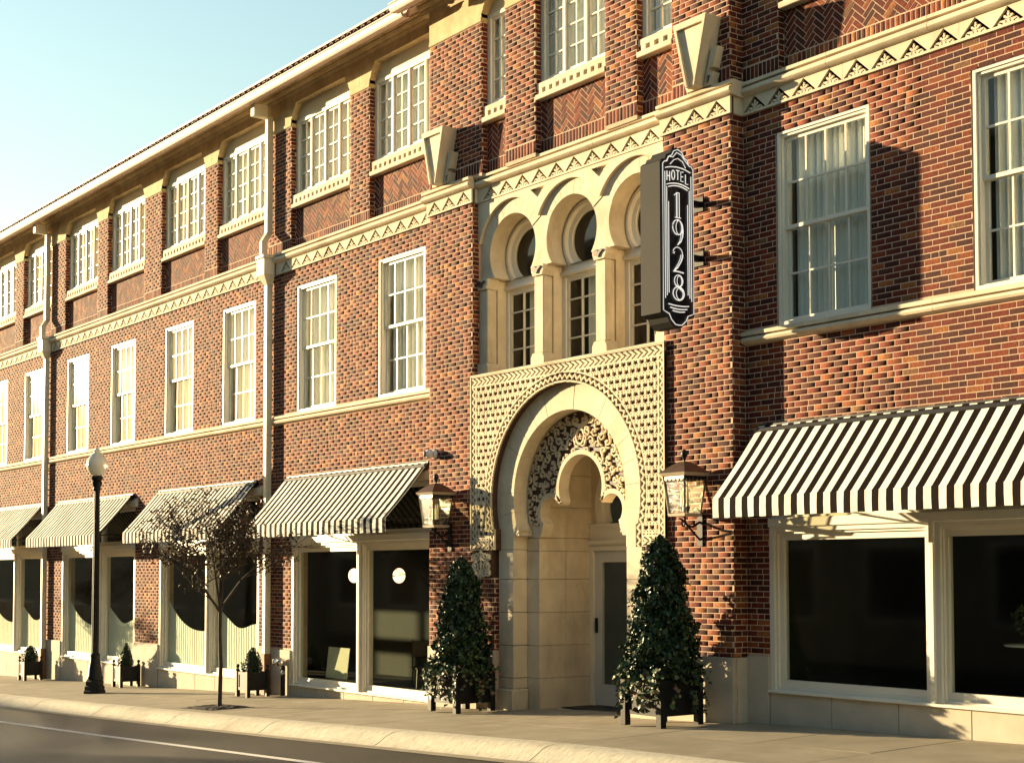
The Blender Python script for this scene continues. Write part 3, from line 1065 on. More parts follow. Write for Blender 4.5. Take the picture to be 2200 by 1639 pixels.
for k in range(int((XR - XL) / 0.2)):
    x = XL + 0.1 + k * 0.2
    if -41.5 < x < -11:
        dy = PY if PAV0 - 0.2 < x < PAV1 + 0.2 else 0.0
        link('roof_tile', TILE_ME, TILE, roof, (x, -0.60 + dy + random.uniform(-0.012, 0.012), 8.985 + random.uniform(-0.006, 0.006)))
mbt = MB()
for row in range(1, 6):
    for k in range(int((XR - XL) / 0.2)):
        x, y = XL + 0.1 + k * 0.2, -0.62 + row * 0.36
        z = 9.0 + 0.36 * row * 0.36
        b0 = len(mbt.v)
        for yy, zz in ((0, 0), (0.42, 0.15)):
            for t in range(5):
                an = math.pi * t / 4
                mbt.v.append((x + 0.085 * math.cos(an), y + yy, z + zz + 0.085 * math.sin(an)))
        for t in range(4):
            mbt.f.append((b0 + t, b0 + t + 1, b0 + 6 + t, b0 + 5 + t))
part('tile_rows', mbt, TILE, roof, kind='stuff')
eaves(XL, PAV0 - 0.22, 0.0)
eaves(PAV0 - 0.215, PAV1 + 0.215, PY)
eaves(PAV1 + 0.22, XR, 0.0)

# ---- stepped brackets on the belt over the entrance piers
def bracket(xc):
    o = part('stepped_bracket', MB().plate([(-0.075, 6.02), (0.075, 6.02), (0.285, 6.86), (-0.285, 6.86)], [], PY - 0.235, PY + 0.05), STONE, HOT, (xc, 0, 0))
    part('bracket_border', MB().plate([(-0.075, 6.02), (-0.045, 6.02), (-0.225, 6.78), (0.225, 6.78), (0.055, 6.02), (0.075, 6.02), (0.285, 6.86), (-0.285, 6.86)], [], PY - 0.275, PY - 0.236), STONE, o)
    for s in (-1, 1):
        ear = [(0.085, 6.02), (0.20, 6.02), (0.255, 6.17), (0.165, 6.17), (0.185, 6.23), (0.255, 6.23), (0.33, 6.47), (0.225, 6.47)]
        part('bracket_step', MB().plate([(s * p[0], p[1]) for p in ear], [[(s * p[0], p[1]) for p in ((0.125, 6.05), (0.175, 6.05), (0.205, 6.14), (0.145, 6.14))]], PY - 0.12, PY + 0.02), STONE, o)
for xc in (-12.66, -18.22):
    bracket(xc)

# ---- storefronts
def storefront(a, b2, zb, reflect_h, mull=None):
    m = (a + b2) / 2 if mull is None else mull
    z1 = 0.56
    def inset(d, db, dt):
        return [(a + d, m - 0.055 - d * 0.55, zb + db, z1 - dt), (m + 0.055 + d * 0.55, b2 - d, zb + db, z1 - dt)]
    o = part('shop_window', MB().grid(a + 0.003, b2 - 0.003, zb, z1, inset(0.07, 0.035, 0.05), 0.0, 0.22), PAINT, HOT)
    part('frame_bead', MB().grid(a + 0.02, b2 - 0.02, zb - 0.001, z1 - 0.02, inset(0.10, 0.065, 0.08), 0.035, 0.16), PAINT, o)
    h3 = inset(0.165, 0.155, 0.155)
    h2 = inset(0.135, 0.095, 0.115)
    for p, q in zip(h2, h3):
        part('sash', MB().grid(p[0] - 0.04, p[1] + 0.04, p[2] - 0.04, p[3] + 0.04, [q], 0.07, 0.15), PAINT, o)
        link('pane', MB().box(q[0] - 0.01, q[1] + 0.01, 0.106, 0.112, q[2] - 0.01, q[3] + 0.01).mesh('pane'), SHOPGLASS, o)
    part('mullion_post', MB().bbox(m - 0.03, m + 0.03, -0.035, 0.05, zb + 0.02, z1 + 0.03, 0.006), PAINT, o)
    part('window_board', MB().bbox(a + 0.0, b2 - 0.0, -0.055, 0.06, zb - 0.0, zb + 0.032, 0.008), PAINT, o)
    # header and transom zone behind the awning
    part('header_board', MB().bbox(a, b2, -0.03, 0.1, z1 + 0.001, z1 + 0.11, 0.008), PAINT, o)
    part('transom_frame', MB().grid(a, b2, z1 + 0.112, SFZ1, [(a + 0.08, m - 0.06, z1 + 0.19, SFZ1 - 0.08), (m + 0.06, b2 - 0.08, z1 + 0.19, SFZ1 - 0.08)], 0.04, 0.14), PAINT, o)
    for p in ((a + 0.08, m - 0.06), (m + 0.06, b2 - 0.08)):
        link('pane', MB().box(p[0], p[1], 0.08, 0.086, z1 + 0.19, SFZ1 - 0.08).mesh('pane'), SHOPGLASS, o)
    part('stone_lintel', MB().bbox(a - 0.15, b2 + 0.15, -0.05, 0.2, SFZ1, 1.655, 0.012), STONE, HOT)
    if reflect_h:
        for k, q in enumerate(h3):
            xa, xb = q[0] - 0.03, q[1] + 0.03
            top = []
            for t in range(21):
                u = t / 20
                hgt = reflect_h * ((0.75 + 0.75 * (1 - u) ** 3 + 0.1 * u ** 6) if k == 0 else (0.95 + 0.45 * (1 - u) ** 5 + 0.06 * math.sin(9 * u)))
                top.append((xa + (xb - xa) * u, q[2] + hgt))
            part('reflection_sheet', MB().plate([(xa, q[2] - 0.03), (xb, q[2] - 0.03)] + top[::-1], [], 0.165, 0.168), CURTAIN, o)  # pale sheet added in place of the bright street reflection in the glass
    return o
MULL = {0: -9.585, 1: -21.08, 2: -26.86, 3: -32.45, 4: -38.25}
for i, (a, b2, z) in enumerate(SF):
    storefront(a, b2, z, (0, 0, 0.9, 0.85, 0.8, 0.8)[i], MULL.get(i))

# ---- interiors (dim rooms behind the glass)
def room(x0, x1, z0, z1, y0, y1):
    mb = MB()
    mb.box(x0, x1, y1, y1 + 0.1, z0, z1)
    part('room_wall', mb, INTW, HOT)
    part('room_floor', MB().box(x0, x1, y0, y1, z0 - 0.1, z0), INTF, HOT)
    part('room_ceiling', MB().box(x0, x1, y0, y1, z1, z1 + 0.1), INTW, HOT)
    for x in (x0, x1):
        part('room_wall', MB().box(x - 0.05, x + 0.05, y0, y1, z0, z1), INTW, HOT)
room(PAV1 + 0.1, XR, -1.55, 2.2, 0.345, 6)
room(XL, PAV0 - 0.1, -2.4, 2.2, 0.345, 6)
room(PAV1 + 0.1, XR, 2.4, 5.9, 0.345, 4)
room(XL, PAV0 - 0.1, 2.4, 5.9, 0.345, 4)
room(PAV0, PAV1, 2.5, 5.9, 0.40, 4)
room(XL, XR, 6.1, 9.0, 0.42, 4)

# ---- entrance bay: carved panel
def panel_mask(cell):
    x0, x1, z0, z1 = -17.52, -13.36, 0.36, 2.95
    W, H = int((x1 - x0) / cell), int((z1 - z0) / cell)
    uu = (np.arange(W) + 0.5) * cell + x0
    vv = (np.arange(H) + 0.5) * cell + z0
    X, Z = np.meshgrid(uu, vv)
    dl, dr, dt, db = X - x0, x1 - X, z1 - Z, Z - z0
    R = np.hypot(X - EC, Z - 1.07)
    low = Z < 0.66
    dopen = np.where(low, np.abs(X - EC) - 1.50, R - 1.59)          # distance outside the horseshoe
    opening = dopen < 0
    m = np.zeros_like(X, bool)
    # field of little palmettes
    p, q = 0.118, 0.205
    def motif(du, dv):
        au = np.abs(du)
        s = au < 0.018 * (1 - np.clip(dv / 0.055, -1, 1) ** 2)
        s |= np.abs(np.hypot(au - 0.030, dv + 0.062) - 0.019) < 0.0075
        s |= (au < 0.007) & (np.abs(dv + 0.05) < 0.05)
        return s
    U, V = X - EC, Z
    a = np.mod(U, p) - p / 2
    b2 = np.mod(V, q) - q / 2
    a2 = np.mod(U + p / 2, p) - p / 2
    b3 = np.mod(V + q / 2, q) - q / 2
    field = motif(a, b2) | motif(a2, b3)
    def zigzag(t, s, per, amp, th):
        tri = np.abs(np.mod(t, per) / per - 0.5) * 2
        return np.abs(s - (tri - 0.5) * amp) < th
    def slant(t, s, per, wid):
        return np.mod(t + np.abs(s) * 1.6, per) < wid
    bw = 0.135
    dS = np.minimum(dl, dr)
    inb_side, inb_top, inb_bot = dS < bw, dt < bw + 0.03, (db < 0.15)
    band = (dopen >= 0) & (dopen < 0.155)
    m |= field
    m = np.where(inb_side, zigzag(Z, dS - 0.068, 0.105, 0.055, 0.017) | (dS < 0.018) | (np.abs(dS - 0.122) < 0.012), m)
    m = np.where(inb_top, slant(X, dt - 0.082, 0.105, 0.060) & (np.abs(dt - 0.082) < 0.056) | (dt < 0.016) | (np.abs(dt - 0.15) < 0.013), m)
    m = np.where(inb_bot & ~band, slant(X, db - 0.07, 0.105, 0.060) & (np.abs(db - 0.07) < 0.05) | (db < 0.014) | (np.abs(db - 0.135) < 0.012), m)
    ang = np.where(low, Z * 0.95, np.arctan2(Z - 1.07, X - EC) * 1.67)
    m = np.where(band, zigzag(ang, dopen - 0.078, 0.105, 0.055, 0.018) | (dopen < 0.024) | (dopen > 0.133), m)
    return m & ~opening, x0, z0
CELL = 0.0125
pm, px0, pz0 = panel_mask(CELL)
hs = arc(EC, 1.07, 1.59, math.asin((0.66 - 1.07) / 1.59), math.pi - math.asin((0.66 - 1.07) / 1.59), 72)
outl = [(-17.52, 0.36), (EC - 1.50, 0.36), (EC - 1.50, 0.66)] + hs[::-1] + [(EC + 1.50, 0.66), (EC + 1.50, 0.36), (-13.36, 0.36), (-13.36, 2.95), (-17.52, 2.95)]
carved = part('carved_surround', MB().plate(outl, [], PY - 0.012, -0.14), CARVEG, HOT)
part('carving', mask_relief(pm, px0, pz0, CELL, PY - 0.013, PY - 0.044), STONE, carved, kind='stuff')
# fillets closing the panel edge
for x in (-17.521, -13.382):
    part('panel_fillet', MB().box(x - 0.012, x + 0.012, PY - 0.05, PY - 0.001, 0.36, 2.955), STONE, carved)
part('panel_fillet', MB().box(-17.53, -13.37, PY - 0.05, PY - 0.001, 2.951, 2.978), STONE, carved)
def acanthus(cell):
    W, H = int(0.46 / cell), int(0.40 / cell)
    U, V = np.meshgrid((np.arange(W) + 0.5) * cell - 0.23, (np.arange(H) + 0.5) * cell)
    au = np.abs(U)
    m = np.zeros_like(U, bool)
    for (cx, cz, r) in ((0.09, 0.30, 0.055), (0.13, 0.17, 0.06), (0.08, 0.07, 0.05), (0.17, 0.07, 0.04), (0.18, 0.30, 0.035)):
        m |= np.abs(np.hypot(au - cx, V - cz) - r) < 0.013
        m |= np.hypot(au - cx, V - cz) < r * 0.35
    m |= (au < 0.014) | (np.abs(au - 0.05 - 0.1 * np.sin(V * 9)) < 0.012)
    m |= (np.hypot(au / 0.8, V - 0.2) < 0.035)
    return m
for x0 in (-17.51, -13.84):
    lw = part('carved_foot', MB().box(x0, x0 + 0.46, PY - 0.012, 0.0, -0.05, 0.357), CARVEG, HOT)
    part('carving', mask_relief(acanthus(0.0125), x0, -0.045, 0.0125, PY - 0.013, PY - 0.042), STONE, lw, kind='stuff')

# ---- entrance arch ring (voussoirs), imposts, jamb stones
RY = -0.145
R2, Z2 = 1.195, 1.095
part('arch_backing', MB().plate([(EC - 1.75, 0.56)] + [(EC - 1.75, 3.0), (EC + 1.75, 3.0), (EC + 1.75, 0.56), (EC + 1.075, 0.56)] + arc(EC, Z2, R2 + 0.006, math.asin((0.62 - Z2) / R2), math.pi - math.asin((0.62 - Z2) / R2), 64) + [(EC - 1.075, 0.56)], [], RY + 0.006, 0.115), STONE_B, HOT)
a0 = math.asin((0.64 - Z2) / R2)
nv = 17
ring = empty('entrance_arch')
ring.parent = HOT
for k in range(nv):
    t0 = a0 + (math.pi - 2 * a0) * k / nv + 0.0022
    t1 = a0 + (math.pi - 2 * a0) * (k + 1) / nv - 0.0022
    w = arc(EC, Z2, R2, t0, t1, 6) + arc(EC, Z2, 1.72, t0, t1, 6)[::-1]
    if k in (0, nv - 1):
        s = 1 if k == 0 else -1
        w = arc(EC, Z2, R2, t0, t1, 6) + arc(EC, Z2, 1.72, t0, t1, 6)[::-1]
    v = part('voussoir', MB().plate(w, [], RY - 0.002 + random.uniform(-0.002, 0.002), 0.118), STONE, None)
    v.parent = ring
    v.location = -HOT.location
for s in (-1, 1):
    xs = lambda t: EC + s * t
    # impost below the arch foot
    part('impost', MB().plate([(xs(1.07), 0.635), (xs(1.58), 0.635), (xs(1.58), 0.365), (xs(1.205), 0.365), (xs(1.205), 0.54), (xs(1.19), 0.56), (xs(1.13), 0.575)], [], RY, 0.118), STONE, HOT)
JZ = [-2.3, -1.5, -1.03, -0.55, -0.07, 0.362]
for k in range(len(JZ) - 1):
    za, zb = JZ[k] + 0.003, JZ[k + 1] - 0.003
    for s in (-1, 1):
        xa, xb = sorted((EC + s * 1.205, EC + s * 1.56))
        if k == 0:
            part('jamb_stone', MB().bbox(xa - 0.03, xb + 0.03, RY - 0.04, 0.118, za, -1.66, 0.02), STONE, HOT)
            part('jamb_stone', MB().bbox(xa, xb, RY, 0.118, -1.657, zb, 0.01), STONE, HOT)
        else:
            part('jamb_stone', MB().bbox(xa, xb, RY, 0.118, za, zb, 0.008), STONE, HOT)
# inner wall with the trefoil opening
TY = 0.12
def trefoil(off=0.0):
    R, r = 0.46 - off, 0.22 - off
    zc, zs, xs = 1.22, 0.885, 0.655
    pts = []
    # right jamb up, right lobe, main circle, left lobe, left jamb
    pts += [(0.88 - off, 0.53), (0.83 - off, 0.64), (0.80 - off, 0.74)]
    a_s = math.radians(-38)
    a_e = math.radians(152)
    pts += [(xs + r * math.cos(a_s + (a_e - a_s) * i / 16), zs + r * math.sin(a_s + (a_e - a_s) * i / 16)) for i in range(17)]
    m0 = math.asin((1.035 - zc) / R)
    pts += [(R * math.cos(m0 + (math.pi - 2 * m0) * i / 36), zc + R * math.sin(m0 + (math.pi - 2 * m0) * i / 36)) for i in range(37)]
    left = [(-p[0], p[1]) for p in pts[:20]][::-1]
    return pts + left
tf = trefoil()
t_out = [(EC - 1.6, 0.535), (EC - 0.88, 0.535)] + [(EC + p[0], p[1]) for p in tf[::-1]][1:-1] + [(EC + 0.88, 0.535), (EC + 1.6, 0.535), (EC + 1.6, 2.5), (EC - 1.6, 2.5)]
tym = part('tympanum', MB().plate(t_out, [], TY, TY + 0.16), STONE, HOT)
tf2 = trefoil(-0.065)
band = [(EC + p[0], p[1]) for p in tf2]
inner = [(EC + p[0], p[1]) for p in tf[::-1]]
part('trefoil_moulding', MB().plate(band + inner, [], TY - 0.03, TY - 0.001), STONE, tym)
def tym_mask(cell):
    x0, x1, z0, z1 = EC - 1.2, EC + 1.2, 0.6, 2.3
    W, H = int((x1 - x0) / cell), int((z1 - z0) / cell)
    X, Z = np.meshgrid((np.arange(W) + 0.5) * cell + x0, (np.arange(H) + 0.5) * cell + z0)
    U = X - EC
    au = np.abs(U)
    rr, aa = np.hypot(au, Z - 1.15), np.arctan2(Z - 1.15, au)
    m = np.zeros_like(X, bool)
    # scrolls laid out on fans
    for ri, r0 in enumerate((0.60, 0.74, 0.88, 1.02, 1.15)):
        n = 9 + 2 * ri
        for k in range(n):
            t = -0.75 + (math.pi / 2 + 0.75) * (k + 0.5 * (ri % 2)) / n
            cx, cz = r0 * math.cos(t), 1.15 + r0 * math.sin(t)
            d = np.hypot(au - cx, Z - cz)
            th = np.arctan2(Z - cz, au - cx) + (0.9 * k + 1.7 * ri)
            sp = 0.012 + 0.0085 * np.mod(th, 2 * np.pi)
            m |= (np.abs(d - sp) < 0.0095) & (d < 0.068)
            m |= d < 0.011
            m |= (np.abs(np.hypot(au - cx - 0.03 * math.sin(k), Z - cz + 0.04) - 0.05) < 0.008) & (np.sin(th * 1.5) > 0.2)
    # central shield with a star
    m &= ~(np.hypot(U / 0.85, Z - 1.93) < 0.13)
    m |= np.abs(np.hypot(U / 0.8, Z - 1.93) - 0.105) < 0.014
    st = np.arctan2(U, Z - 1.92)
    m |= np.hypot(U, Z - 1.92) < 0.022 + 0.022 * np.cos(5 * st)
    m |= (np.abs(U) < 0.16) & (np.abs(Z - 2.08 - U * U * 3) < 0.03)
    R2m = np.hypot(U, Z - Z2) < 1.17
    xm = 0.46 + 0.065
    inside = (np.hypot(U, Z - 1.22) < xm) | (np.hypot(au - 0.655, Z - 0.885) < 0.29) | ((au < 0.88) & (Z < 0.9))
    return m & R2m & ~inside & (Z > 0.72), x0, z0
tm, tx0, tz0 = tym_mask(0.0115)
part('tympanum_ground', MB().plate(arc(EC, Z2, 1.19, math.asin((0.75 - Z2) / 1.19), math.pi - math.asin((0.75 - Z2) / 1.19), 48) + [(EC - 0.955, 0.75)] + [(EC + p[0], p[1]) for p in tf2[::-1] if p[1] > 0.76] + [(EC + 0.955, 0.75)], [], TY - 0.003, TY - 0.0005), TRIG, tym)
part('carving', mask_relief(tm, tx0, tz0, 0.0115, TY - 0.004, TY - 0.034), STONE, tym, kind='stuff')
# passage: side walls of coursed blocks, ceiling, back wall with doors and fanlight
PYB = 1.12
JZ2 = [-2.3, -1.5, -1.03, -0.55, -0.07, 0.34, 0.53, 0.98, 1.45, 1.95]
for k in range(len(JZ2) - 1):
    for s in (-1, 1):
        xa, xb = sorted((EC + s * 0.935, EC + s * 1.6))
        za, zb = JZ2[k] + 0.002, JZ2[k + 1] - 0.002
        if zb <= 0.535:
            part('passage_stone', MB().bbox(xa, xb, TY, 0.62, za, zb, 0.005), STONE, HOT)
            part('passage_stone', MB().bbox(xa, xb, 0.624, 1.2, za, zb, 0.005), STONE, HOT)
        else:
            part('passage_stone', MB().bbox(xa, xb, TY + 0.165, 1.2, za, zb, 0.005), STONE, HOT)
part('passage_ceiling', MB().box(EC - 1.6, EC + 1.6, TY + 0.162, 1.3, 1.952, 2.1), STONE, HOT)
fan = arc(EC, 1.02, 0.74, math.radians(-25), math.radians(205), 40)
part('door_wall', MB().plate([(EC - 0.93, 0.50), (EC - 0.70, 0.50), (EC - 0.67, 0.70)] + fan[::-1] + [(EC + 0.67, 0.70), (EC + 0.70, 0.50), (EC + 0.93, 0.50), (EC + 0.93, 1.95), (EC - 0.93, 1.95)], [], PYB, PYB + 0.12), STONE, HOT)
part('fanlight_frame', MB().plate(arc(EC, 1.02, 0.80, math.radians(-25), math.radians(205), 40) + arc(EC, 1.02, 0.66, math.radians(205), math.radians(-25), 40), [], PYB - 0.05, PYB + 0.02), PAINT, HOT)
part('fanlight_frame', MB().plate(arc(EC, 1.02, 0.70, math.radians(-25), math.radians(205), 40) + arc(EC, 1.02, 0.58, math.radians(205), math.radians(-25), 40), [], PYB + 0.022, PYB + 0.06), PAINT, HOT)
part('fanlight_pane', MB().box(EC - 0.7, EC + 0.7, PYB + 0.07, PYB + 0.076, 0.6, 1.75), SHOPGLASS, HOT)
part('door_cornice', MB().extrude_x([(PYB + 0.02, 0.42), (PYB - 0.06, 0.425), (PYB - 0.10, 0.46), (PYB - 0.10, 0.50), (PYB + 0.02, 0.50)], EC - 0.925, EC + 0.925), PAINT, HOT)
part('door_header', MB().box(EC - 0.925, EC + 0.925, PYB - 0.04, PYB + 0.05, 0.502, 0.74), PAINT, HOT)
part('door_header', MB().box(EC - 0.92, EC + 0.92, PYB - 0.075, PYB - 0.041, 0.70, 0.745), PAINT, HOT)
DZ0, DZ1 = -1.93, 0.42
part('door_frame', MB().grid(EC - 0.93, EC + 0.93, DZ0, DZ1, [(EC - 0.86, EC + 0.86, DZ0 - 1, DZ1 - 0.07)], PYB - 0.04, PYB + 0.08), PAINT, HOT)
for s in (-1, 1):
    xa, xb = sorted((EC + s * 0.006, EC + s * 0.855))
    d = part('door', MB().grid(xa, xb, DZ0 + 0.012, DZ1 - 0.075, [(xa + 0.15, xb - 0.13, DZ0 + 0.32, DZ1 - 0.24)], PYB, PYB + 0.05), DOORP, HOT)
    link('pane', MB().box(xa + 0.14, xb - 0.12, PYB + 0.022, PYB + 0.028, DZ0 + 0.31, DZ1 - 0.23).mesh('pane'), SHOPGLASS, d)
    hx = xa + 0.05
    part('handle', MB().bbox(hx - 0.016, hx + 0.016, PYB - 0.045, PYB - 0.001, -0.86, -0.64, 0.008), BLACKM, d)
part('lobby_wall', MB().box(EC - 2, EC + 2, 3.2, 3.3, -2.3, 2.2), INTW, HOT)
part('lobby_floor', MB().box(EC - 2, EC + 2, 1.25, 3.2, -2.05, -1.94), INTF, HOT)
part('threshold', MB().bbox(EC - 0.93, EC + 0.93, 0.36, 1.2, -2.3, -1.935, 0.01), STONE_B, HOT)
part('door_mat', MB().bbox(EC - 0.85, EC + 0.85, 0.45, 1.02, -1.934, -1.918, 0.004), BLACKM, HOT)

# ---- entrance bay: arcade of three horseshoe windows
AZ, AR, ASP = 4.785, 0.545, 1.335
AC = [EC - ASP, EC, EC + ASP]
a_b = math.asin((4.44 - AZ) / AR)
o = [(REC0, 4.44)]
for c in AC:
    o += arc(c, AZ, AR, math.pi - a_b, a_b, 40)
o += [(REC1, 4.44), (REC1, 5.63), (REC0, 5.63)]
arc_o = part('window_arcade', MB().plate(o, [], -0.055, 0.25), STONE, HOT)
RE = 0.765
ae = math.acos(ASP / 2 / RE)
top = [(REC0, 5.17), (REC0, 5.62), (REC1, 5.62), (REC1, 5.17)]
sp = [(REC0 + 0.001, 5.62), (REC0 + 0.001, 5.05)]
for c in AC:
    a_l = math.pi - ae if c > AC[0] else math.pi - math.acos(min(1, (c - REC0 - 0.03) / RE))
    a_r = ae if c < AC[2] else math.acos(min(1, (REC1 - 0.03 - c) / RE))
    sp += arc(c, AZ, RE, a_l, a_r, 28)
sp += [(REC1 - 0.001, 5.05), (REC1 - 0.001, 5.62)]
tri_h = [[(c - 0.165, 5.565), (c + 0.165, 5.565), (c, 5.42)] for c in ((AC[0] + AC[1]) / 2, (AC[1] + AC[2]) / 2)]
part('arch_spandrel', MB().plate(sp, tri_h, -0.118, -0.056), STONE, arc_o)
for c in AC:
    n = 9
    for k in range(n):
        t0, t1 = ae + (math.pi - 2 * ae) * k / n + 0.004, ae + (math.pi - 2 * ae) * (k + 1) / n - 0.004
        part('voussoir', MB().plate(arc(c, AZ, AR + 0.001, t0, t1, 4) + arc(c, AZ, RE - 0.003, t0, t1, 4)[::-1], [], -0.064 + random.uniform(-0.001, 0.001), -0.0555), STONE, arc_o)
def column(xc, w0=0.135, w1=0.105):
    col = part('column', MB().bbox(xc - w1, xc + w1, CB - 0.0, 0.0, 3.17, 4.285, 0.012), STONE, arc_o)
    part('column_back', MB().box(xc - w1, xc + w1, 0.09, 0.249, 2.985, 4.43), STONE, arc_o)
    part('column_core', MB().box(xc - w1 + 0.035, xc + w1 - 0.035, 0.001, 0.089, 3.1, 4.3), STONE, arc_o)
    part('column_base', MB().plate([(xc - w0 - 0.01, 2.98), (xc + w0 + 0.01, 2.98), (xc + w0 + 0.01, 3.10), (xc + w1, 3.168), (xc - w1, 3.168), (xc - w0 - 0.01, 3.10)], [], CB - 0.03, 0.088), STONE, arc_o)
    cap = part('capital', MB().plate([(xc - w1, 4.287), (xc + w1, 4.287), (xc + w0, 4.36), (xc + w0, 4.438), (xc - w0, 4.438), (xc - w0, 4.36)], [], CB - 0.03, 0.088), STONE, arc_o)
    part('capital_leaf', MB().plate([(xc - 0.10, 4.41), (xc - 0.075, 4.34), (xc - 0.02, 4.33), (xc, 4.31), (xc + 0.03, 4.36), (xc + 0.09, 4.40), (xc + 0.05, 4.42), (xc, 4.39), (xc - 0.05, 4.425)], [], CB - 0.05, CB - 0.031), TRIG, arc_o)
for xc in (AC[0] + ASP / 2, AC[1] + ASP / 2):
    column(xc)
column(REC0 + 0.115)
column(REC1 - 0.115)
for c in AC:
    WY = 0.252
    hw = 0.53
    fo = [(c - hw - 0.1, 2.985), (c + hw + 0.1, 2.985), (c + hw + 0.1, 5.45), (c - hw - 0.1, 5.45)]
    def hshoe(r, z0=4.36):
        aa = math.asin((z0 + 0.08 - AZ) / r) if r > abs(z0 + 0.08 - AZ) else -0.9
        return arc(c, AZ, r, aa, math.pi - aa, 36)
    h1 = hshoe(0.46)
    w = part('arched_window', MB().plate(fo, [h1, [(c - 0.485, 3.06), (c + 0.485, 3.06), (c + 0.485, 4.26), (c - 0.485, 4.26)]], WY, WY + 0.06), PAINT, HOT)
    part('arch_bead', MB().plate(hshoe(0.51), [hshoe(0.465)], WY - 0.03, WY - 0.001), PAINT, w)
    part('arch_sash', MB().plate(hshoe(0.47), [hshoe(0.375)], WY + 0.03, WY + 0.075), PAINT, w)
    link('pane', MB().plate(hshoe(0.385), [], WY + 0.05, WY + 0.056).mesh('pane'), GLASS, w)
    part('transom_rail', MB().bbox(c - 0.55, c + 0.55, WY - 0.05, WY - 0.002, 4.29, 4.345, 0.008), PAINT, w)
    part('sill_rail', MB().bbox(c - 0.53, c + 0.53, WY - 0.06, WY - 0.002, 2.99, 3.055, 0.008), PAINT, w)
    hsx = holes_grid(c - 0.484, c + 0.484, 3.061, 4.259, 3, 4, 0.05, 0.02)
    part('sash', MB().grid(c - 0.484, c + 0.484, 3.061, 4.259, hsx, WY + 0.02, WY + 0.055), PAINT, w)
    panes(w, None, hsx, WY + 0.035, True)
    curtain(w, c - 0.14, c + 0.5, 3.0, 4.3, WY + 0.14, ('arc', c))
part('bay_sill', MB().bbox(REC0 + 0.002, REC1 - 0.002, CB - 0.05, 0.30, 2.93, 2.984, 0.006), STONE, HOT)

# ------------------------------------------------------------------ brickwork
def build_bricks():
    cam_p = np.array(CAMLOC)
    # the 300 that show largest stand alone, the rest are joined
    def seen(b):
        c = b[0]
        d = np.array(c) - cam_p
        zc = d.dot(np.array(cf))
        x = 1000 + 3125 * d.dot(np.array(cr)) / zc
        y = 1091.7 - 3125 * d.dot(np.array(cu)) / zc
        return zc if (0 < x < 2200 and 0 < y < 1639 and b[3] > 0.03 and b[2] == FRONT) else 1e9
    ds = sorted(range(len(BR)), key=lambda i: seen(BR[i]))
    single = set(i for i in ds[:290])
    for i in sorted(single):
        c, a, nn, hl, hh, pr = BR[i]
        key = ('brick', round(hl, 3), round(hh, 4))
        def mk():
            q = 0.0012
            return MB().add([(-hl, 0, -hh), (hl, 0, -hh), (hl, 0, hh), (-hl, 0, hh), (-hl + q, -0.0018, -hh + q), (hl - q, -0.0018, -hh + q), (hl - q, -0.0018, hh - q), (-hl + q, -0.0018, hh - q)],
                            [(4, 5, 6, 7), (0, 1, 5, 4), (1, 2, 6, 5), (2, 3, 7, 6), (3, 0, 4, 7)]).mesh('brick')
        o = link('brick', cached(key, mk), BRICK, WALL, Vector(c) + Vector((0, 0, 0)))
    rest = [b for i, b in enumerate(BR) if i not in single]
    n = len(rest)
    C = np.array([b[0] for b in rest])
    A = np.array([b[1] for b in rest], float)
    Nn = np.array([b[2] for b in rest], float)
    hl = np.array([b[3] for b in rest])[:, None]
    hh = np.array([b[4] for b in rest])[:, None]
    pr = np.array([b[5] for b in rest])[:, None]
    Zv = np.array([[0, 0, 1.0]])
    V = np.zeros((n, 8, 3))
    q = 0.0012
    for k, (sa, sz) in enumerate(((-1, -1), (1, -1), (1, 1), (-1, 1))):
        V[:, k] = C + A * hl * sa + Zv * hh * sz
        V[:, k + 4] = C + A * (hl - q) * sa + Zv * (hh - q) * sz + Nn * pr
    F = np.array([(4, 5, 6, 7), (0, 1, 5, 4), (1, 2, 6, 5), (2, 3, 7, 6), (3, 0, 4, 7)])
    flip = np.cross(A, np.broadcast_to(Zv, A.shape))
    fl = (flip * Nn).sum(1) < 0
    FF = F[None] + (np.arange(n) * 8)[:, None, None]
    FF[fl] = FF[fl][:, :, ::-1]
    verts = V.reshape(-1, 3)
    faces = FF.reshape(-1, 4)
    me = bpy.data.meshes.new('brickwork')
    me.vertices.add(len(verts))
    me.vertices.foreach_set('co', verts.ravel())
    me.loops.add(faces.size)
    me.loops.foreach_set('vertex_index', faces.ravel().astype(np.int32))
    me.polygons.add(len(faces))
    me.polygons.foreach_set('loop_start', np.arange(0, faces.size, 4, dtype=np.int32))
    me.update(calc_edges=True)
    me.validate()
    link('brickwork', me, BRICK, WALL, (0, 0, 0), kind='stuff')
    mb = MB()
    for pts, p in BP:
        m = len(pts)
        ar = sum(pts[k][0] * pts[(k + 1) % m][2] - pts[(k + 1) % m][0] * pts[k][2] for k in range(m))
        if ar < 0:
            pts = pts[::-1]
        v = list(pts) + [(x, y - p, z) for x, y, z in pts]
        mb.add(v, [tuple(range(m, 2 * m))] + [(k, (k + 1) % m, m + (k + 1) % m, m + k) for k in range(m)])
    part('herringbone_brickwork', mb, BRICK, WALL, kind='stuff')
    print('bricks', n, 'herringbone', len(BP))
build_bricks()

